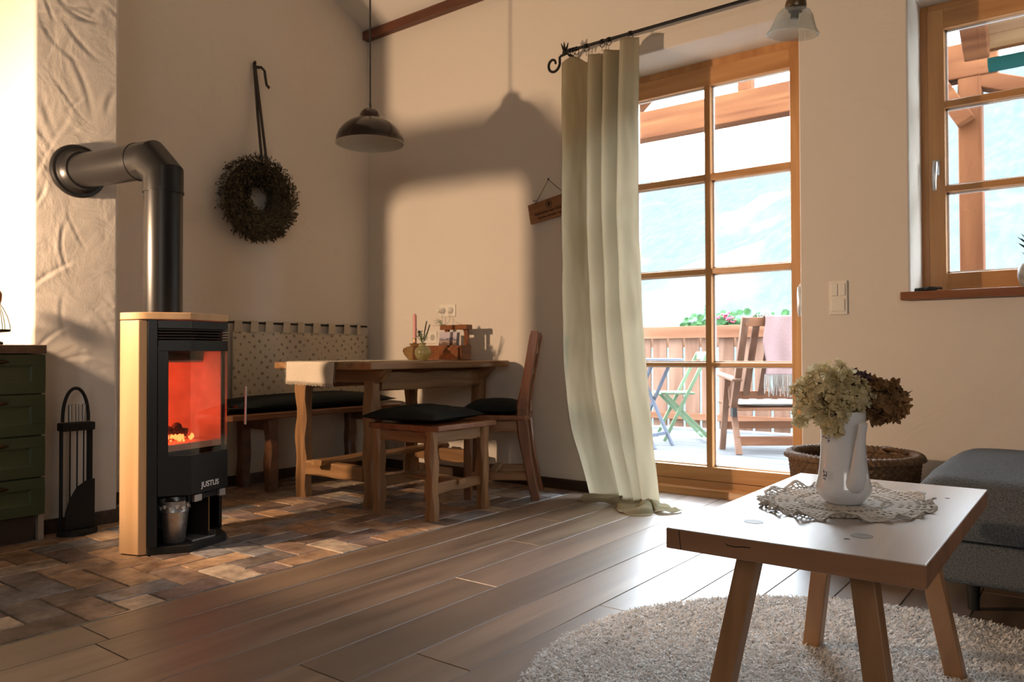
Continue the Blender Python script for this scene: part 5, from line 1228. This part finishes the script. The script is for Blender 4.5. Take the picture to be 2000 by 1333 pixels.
b = B(); b.box(-4.6, 1.0, 7.90, 8.16, .86, 1.02); tag(build(b, 'flower_box', plain('flower_box_brown', (.20, .10, .05), .7)), 'long brown flower box on the outside of the terrace railing', 'flower box')
def shrub(name, c, rx, n, mat, fl, fmat, label, seed):
    o = root(name, (c[0], c[1], 1.02), label, 'plant', 'balcony flowers along the railing'); r = random.Random(seed); b = B()
    for k in range(n):
        p = Vector((c[0]+r.uniform(-rx, rx), c[1]+r.uniform(-.12, .12), 1.02+abs(r.gauss(0, .09)))); nn = Vector((r.uniform(-.6, .6), -.7+r.uniform(-.4, .4), r.uniform(.0, 1))).normalized(); t1 = nn.cross(Vector((0, .3, 1))).normalized(); t2 = nn.cross(t1); s_ = r.uniform(.02, .042)
        b.add([p+t1*s_*math.cos(q*PI/3.5)+t2*s_*math.sin(q*PI/3.5)-nn*.006*(q % 2) for q in range(7)], [tuple(range(7))])
    build(b, 'foliage', mat, o, merge=False)
    if fl:
        b = B()
        for k in range(fl): 
            p0 = (c[0]+r.uniform(-rx*.7, rx*.7), c[1]-.08, 1.17+r.uniform(-.04, .05))
            for q in range(14): b.blob((p0[0]+r.gauss(0, .022), p0[1]+r.gauss(0, .02), p0[2]+r.gauss(0, .018)), .013, 6, 4)
        build(b, 'blossom', fmat, o, merge=False)
shrub('geranium', (-3.56, 8.03), .15, 130, M_ger, 0, None, 'leafy green geranium on the railing, leftmost', 51)
shrub('geranium', (-3.20, 8.03), .15, 130, M_ger, 3, M_pinkf, 'geranium with pink blossoms on the railing', 52)
shrub('geranium', (-2.84, 8.03), .15, 90, M_ger, 6, M_whitef, 'geranium with pale blossoms on the railing', 53)
shrub('geranium', (-2.48, 8.03), .15, 120, M_ger, 0, None, 'leafy green geranium on the railing behind the pink throw', 54)

# green folding chair
def chair_frame():
    fd = Vector((-.80, -.60, 0)).normalized(); sd = Vector((.60, -.80, 0)).normalized()
    C0 = Vector((-3.10, 6.66, .0)); W_ = .40
    o = root('folding_chair', (C0.x, C0.y, -.02), 'pale green folding chair behind the small terrace table', 'chair')
    def pt(s_, f, z): return C0+sd*s_+fd*f+Vector((0, 0, z))
    for s_ in (-W_/2, W_/2):
        b = B(); b.bar(pt(s_, -.20, .80), pt(s_, .20, .0), .030, .022, up=sd); build(b, 'leg', M_paleg, o, bevel=.003)
        b = B(); b.bar(pt(s_*.88, .18, .42), pt(s_*.88, -.24, .0), .030, .022, up=sd); build(b, 'leg', M_paleg, o, bevel=.003)
    b = B(); b.bar(pt(-W_/2, -.195, .775), pt(W_/2, -.195, .775), .015, .07); build(b, 'backrest', M_paleg, o, bevel=.003)
    b = B(); b.bar(pt(-W_/2, -.155, .70), pt(W_/2, -.155, .70), .015, .03); build(b, 'backrest', M_paleg, o, bevel=.003)
    for k in range(5):
        b = B(); f = -.06+k*.065; b.bar(pt(-W_/2+.01, f, .43), pt(W_/2-.01, f, .43), .05, .018); build(b, 'seat_slat', M_paleg, o, bevel=.002)
    b = B(); b.bar(pt(-W_/2, .15, .10), pt(W_/2, .15, .10), .03, .02); build(b, 'stretcher', M_paleg, o)
    b = B(); b.bar(pt(-W_/2, -.2, .04), pt(W_/2, -.2, .04), .03, .02); build(b, 'stretcher', M_paleg, o)
chair_frame()
tb = root('bistro_table', (-3.22, 6.12, -.02), 'small round pale grey terrace table with crossed legs', 'table')
tc_ = Vector((-3.20, 6.12, 0))
b = B(); b.lathe([(0, 0), (.335, 0), (.335, .022), (0, .022)], (tc_.x, tc_.y, .728), 40); build(b, 'tabletop', M_paleb, tb, smooth=30)
for dy in (-.17, .17):
    for s_ in (-1, 1):
        b = B(); b.bar((tc_.x-s_*.19, tc_.y+dy+.012*s_, .0-.02), (tc_.x+s_*.17, tc_.y+dy+.012*s_, .728), .022, .035, up=(0, 1, 0)); build(b, 'leg', M_paleb, tb, bevel=.003)
b = B(); b.bar((tc_.x-.14, tc_.y-.17, .09), (tc_.x-.14, tc_.y+.17, .09), .025, .03); b.bar((tc_.x+.13, tc_.y-.17, .09), (tc_.x+.13, tc_.y+.17, .09), .025, .03); build(b, 'stretcher', M_paleb, tb)

# wooden armchair with throw
ac = root('terrace_armchair', (-2.27, 5.97, -.02), 'slatted wooden terrace armchair seen from behind', 'armchair', rz=math.radians(38))
def al(b, name, mat, **k): return build(b, name, mat, ac, local=True, **k)
Wc = .66
for x in (0, Wc):
    b = B(); b.bar((x, .20, .36), (x, -.14, 1.10), .040, .055, up=(1, 0, 0)); al(b, 'back_post', M_outz, bevel=.004)
    b = B(); b.bar((x, .05, .0), (x-.0, .30, .60), .028, .05, up=(1, 0, 0)); al(b, 'leg', M_outz, bevel=.004)
    b = B(); b.bar((x-.03, .42, .0), (x-.03, .26, .60), .028, .05, up=(1, 0, 0)); al(b, 'leg', M_outz, bevel=.004)
    b = B(); b.bar((x-.02, .02, .60), (x-.06, .62, .655), .085, .022); al(b, 'armrest', M_outz, bevel=.006)
for k in range(5):
    x = .09+k*.12; b = B(); b.bar((x, .175, .44), (x, -.125, 1.055), .055, .018, up=(0, -.9, -.4)); al(b, 'back_slat', M_outz, bevel=.003)
b = B(); b.bar((0, -.13, 1.06), (Wc, -.13, 1.06), .02, .07); al(b, 'back_rail', M_out, bevel=.003)
b = B(); b.bar((0, .16, .475), (Wc, .16, .475), .02, .065); al(b, 'back_rail', M_out, bevel=.003)
for k in range(6):
    b = B(); b.bar((0, .18+k*.085, .355+k*.006), (Wc, .18+k*.085, .355+k*.006), .07, .02); al(b, 'seat_slat', M_out, bevel=.003)
b = B(); b.bar((0.0, .10, .105), (Wc, .10, .105), .02, .075); al(b, 'stretcher', M_out, bevel=.003)
b = B(); b.bar((-.02, .38, .21), (Wc, .38, .21), .02, .06); al(b, 'stretcher', M_out, bevel=.003)
b = B(); b.box(-.035, .0, .10, .16, .30, .37); al(b, 'hinge', M_iron)
RA = Matrix.Rotation(math.radians(38), 3, 'Z'); A0 = Vector(ac.location)
def aw(v): return RA @ Vector(v)+A0
p = aw((.34, .40, .372)); pillow(p, .60, .46, .10, 'seat_pad', M_pad, 'cream seat pad on the slatted terrace armchair', rz=math.radians(38), seed=3)
th = root('throw_blanket', aw((.36, -.13, .6)), 'pink throw with cream fringe draped over the armchair backrest', 'blanket')
def thr():
    b = B()
    def fn(u, v):
        x = .13+.50*u+.012*math.sin(v*9); s_ = v*.62
        if s_ < .10: y, z = .02-.03+.02*math.sin(u*9)*.3+(-.09), 1.04+s_*.6
        t = v
        if t < .12: q = t/.12; return tuple(aw((x, -.09-.07*q, 1.06+.048*math.sin(q*PI/2))))
        q = (t-.12)/.88; yb = -.175+.20*q*0; return tuple(aw((x+.035*q*(u), -.172-.012*math.sin(u*17+q*2)-.01*q+.10*q*.0, 1.108-.46*q)))
    b.grid(fn, 50, 50); return b
build(thr(), 'cloth', M_throw, th, smooth=180, solid=.004, merge=False)
b = B(); r = random.Random(3)
for k in range(60):
    u = k/59; x = .13+.50*u+.035*u; p0 = aw((x, -.182-.012*math.sin(u*17+2), .652)); b.tube([p0, p0+Vector((r.uniform(-.008, .008), r.uniform(-.008, .008), -.08)), p0+Vector((r.uniform(-.015, .015), 0, -.15+r.uniform(-.03, .02)))], [.004, .005, .003], 5)
build(b, 'fringe', M_fringe, th, merge=False)

# roof timbers
def beamobj(name, a, c, w_, h, label, mat=M_roof, up=(0, 0, 1)):
    b = B(); b.bar(a, c, w_, h, up=up); o = build(b, name, mat, at=(0, 0, 0), bevel=.012); struct(o, label); return o
beamobj('roof_beam', (-7.5, 6.5, 2.925), (-.55, 6.5, 2.925), .16, .26, 'heavy timber beam carrying the terrace roof')
beamobj('roof_post', (-.725, 6.5, -.02), (-.725, 6.5, 2.80), .15, .15, 'square timber post of the terrace roof', M_roofz, up=(0, 1, 0))
beamobj('roof_post', (-2.40, 6.5, 3.05), (-2.40, 6.5, 4.2), .12, .12, 'short timber strut on the roof beam', M_roofz, up=(0, 1, 0))
beamobj('roof_brace', (-1.16, 6.42, 3.20), (-.74, 6.42, 2.46), .12, .15, 'steep diagonal timber brace at the post', up=(0, 1, 0))
beamobj('roof_brace', (-.72, 6.5, 2.80), (.6, 6.5, 2.25), .12, .14, 'timber brace running down to the right', up=(0, 1, 0))
beamobj('roof_brace', (-3.75, 6.62, 3.04), (-2.2, 6.62, 4.3), .14, .22, 'diagonal roof timber above the beam', up=(0, 1, 0))
beamobj('roof_rafter', (-.55, 4.3, 3.25), (-.63, 6.0, 2.84), .15, .17, 'rafter end of the house roof')
b = B()
for k in range(9):
    y = 4.25+k*.21; z = 3.30-.24*(k*.21); b.add([(-.60, y, z), (3.0, y, z), (3.0, y+.205, z-.049), (-.60, y+.205, z-.049), (-.60, y, z+.02), (3.0, y, z+.02), (3.0, y+.205, z-.029), (-.60, y+.205, z-.029)], [(0,1,2,3),(7,6,5,4),(0,4,5,1),(1,5,6,2),(2,6,7,3),(3,7,4,0)])
ob(b, 'roof_soffit', wood('yellow_soffit', (.12, .055, .018), (.17, .09, .035), 'x', .6, .5), merge=False)
b = B(); b.box(-.60, 3.0, 6.095, 6.115, 2.845, 2.89); ob(b, 'roof_fascia', M_roof)
b = B(); pr = [(6.18+.075*math.cos(a), 2.80+.075*math.sin(a)) for a in [PI+k*PI/10 for k in range(11)]] + [(6.18+.068*math.cos(a), 2.80+.068*math.sin(a)) for a in [2*PI-k*PI/10 for k in range(11)]]
b.prism(pr, -.58, 3.0, 'x'); ob(b, 'roof_gutter', M_gutter, smooth=30)

# ------------------------------------------------------------------ mountain side
def hill_mat():
    m, n, L, p = newmat('forested_hillside'); tc = n.new('ShaderNodeTexCoord'); p.inputs['Roughness'].default_value = 1; p.inputs['Specular IOR Level'].default_value = 0
    a = n.new('ShaderNodeTexNoise'); a.inputs['Scale'].default_value = .012; a.inputs['Detail'].default_value = 4; a.inputs['Distortion'].default_value = .8; L.new(tc.outputs['Object'], a.inputs['Vector'])
    mp = n.new('ShaderNodeMapping'); mp.inputs['Scale'].default_value = (.16, .03, .09); L.new(tc.outputs['Object'], mp.inputs['Vector'])
    f = n.new('ShaderNodeTexNoise'); f.inputs['Scale'].default_value = 1.6; f.inputs['Detail'].default_value = 8; f.inputs['Roughness'].default_value = .75; L.new(mp.outputs[0], f.inputs['Vector'])
    r1 = n.new('ShaderNodeValToRGB'); r1.color_ramp.elements[0].position = .38; r1.color_ramp.elements[1].position = .64; r1.color_ramp.elements[0].color = (.034, .046, .050, 1); r1.color_ramp.elements[1].color = (.047, .063, .066, 1); L.new(f.outputs[0], r1.inputs[0])
    r2 = n.new('ShaderNodeValToRGB'); r2.color_ramp.elements[0].position = .54; r2.color_ramp.elements[1].position = .60; L.new(a.outputs[0], r2.inputs[0])
    mx = n.new('ShaderNodeMix'); mx.data_type = 'RGBA'; mx.inputs[7].default_value = (.052, .072, .066, 1); L.new(r2.outputs[0], mx.inputs[0]); L.new(r1.outputs[0], mx.inputs[6]); L.new(mx.outputs[2], p.inputs['Base Color'])
    return m
def hill():
    b = B()
    def fn(u, v):
        x = -900+1300*u; y = 60+640*v
        ridge = 152 + .35*max(0, x+190) + 5*noise.noise(Vector((x*.004, 1, 0)))+7*noise.noise(Vector((x*.03, 2, 0)))
        z = -60 + (ridge+60)*min(1, v*1.12)**1.15 + 16*noise.noise(Vector((x*.01, y*.01, 0)))*v + 4*noise.noise(Vector((x*.05, y*.05, 3)))
        if v > .9: z -= (v-.9)*900
        return (x, y, z)
    b.grid(fn, 220, 120); return b
struct(build(hill(), 'hillside', hill_mat(), at=(0, 0, 0), smooth=180, merge=False), 'forested mountainside with pale meadows beyond the terrace')
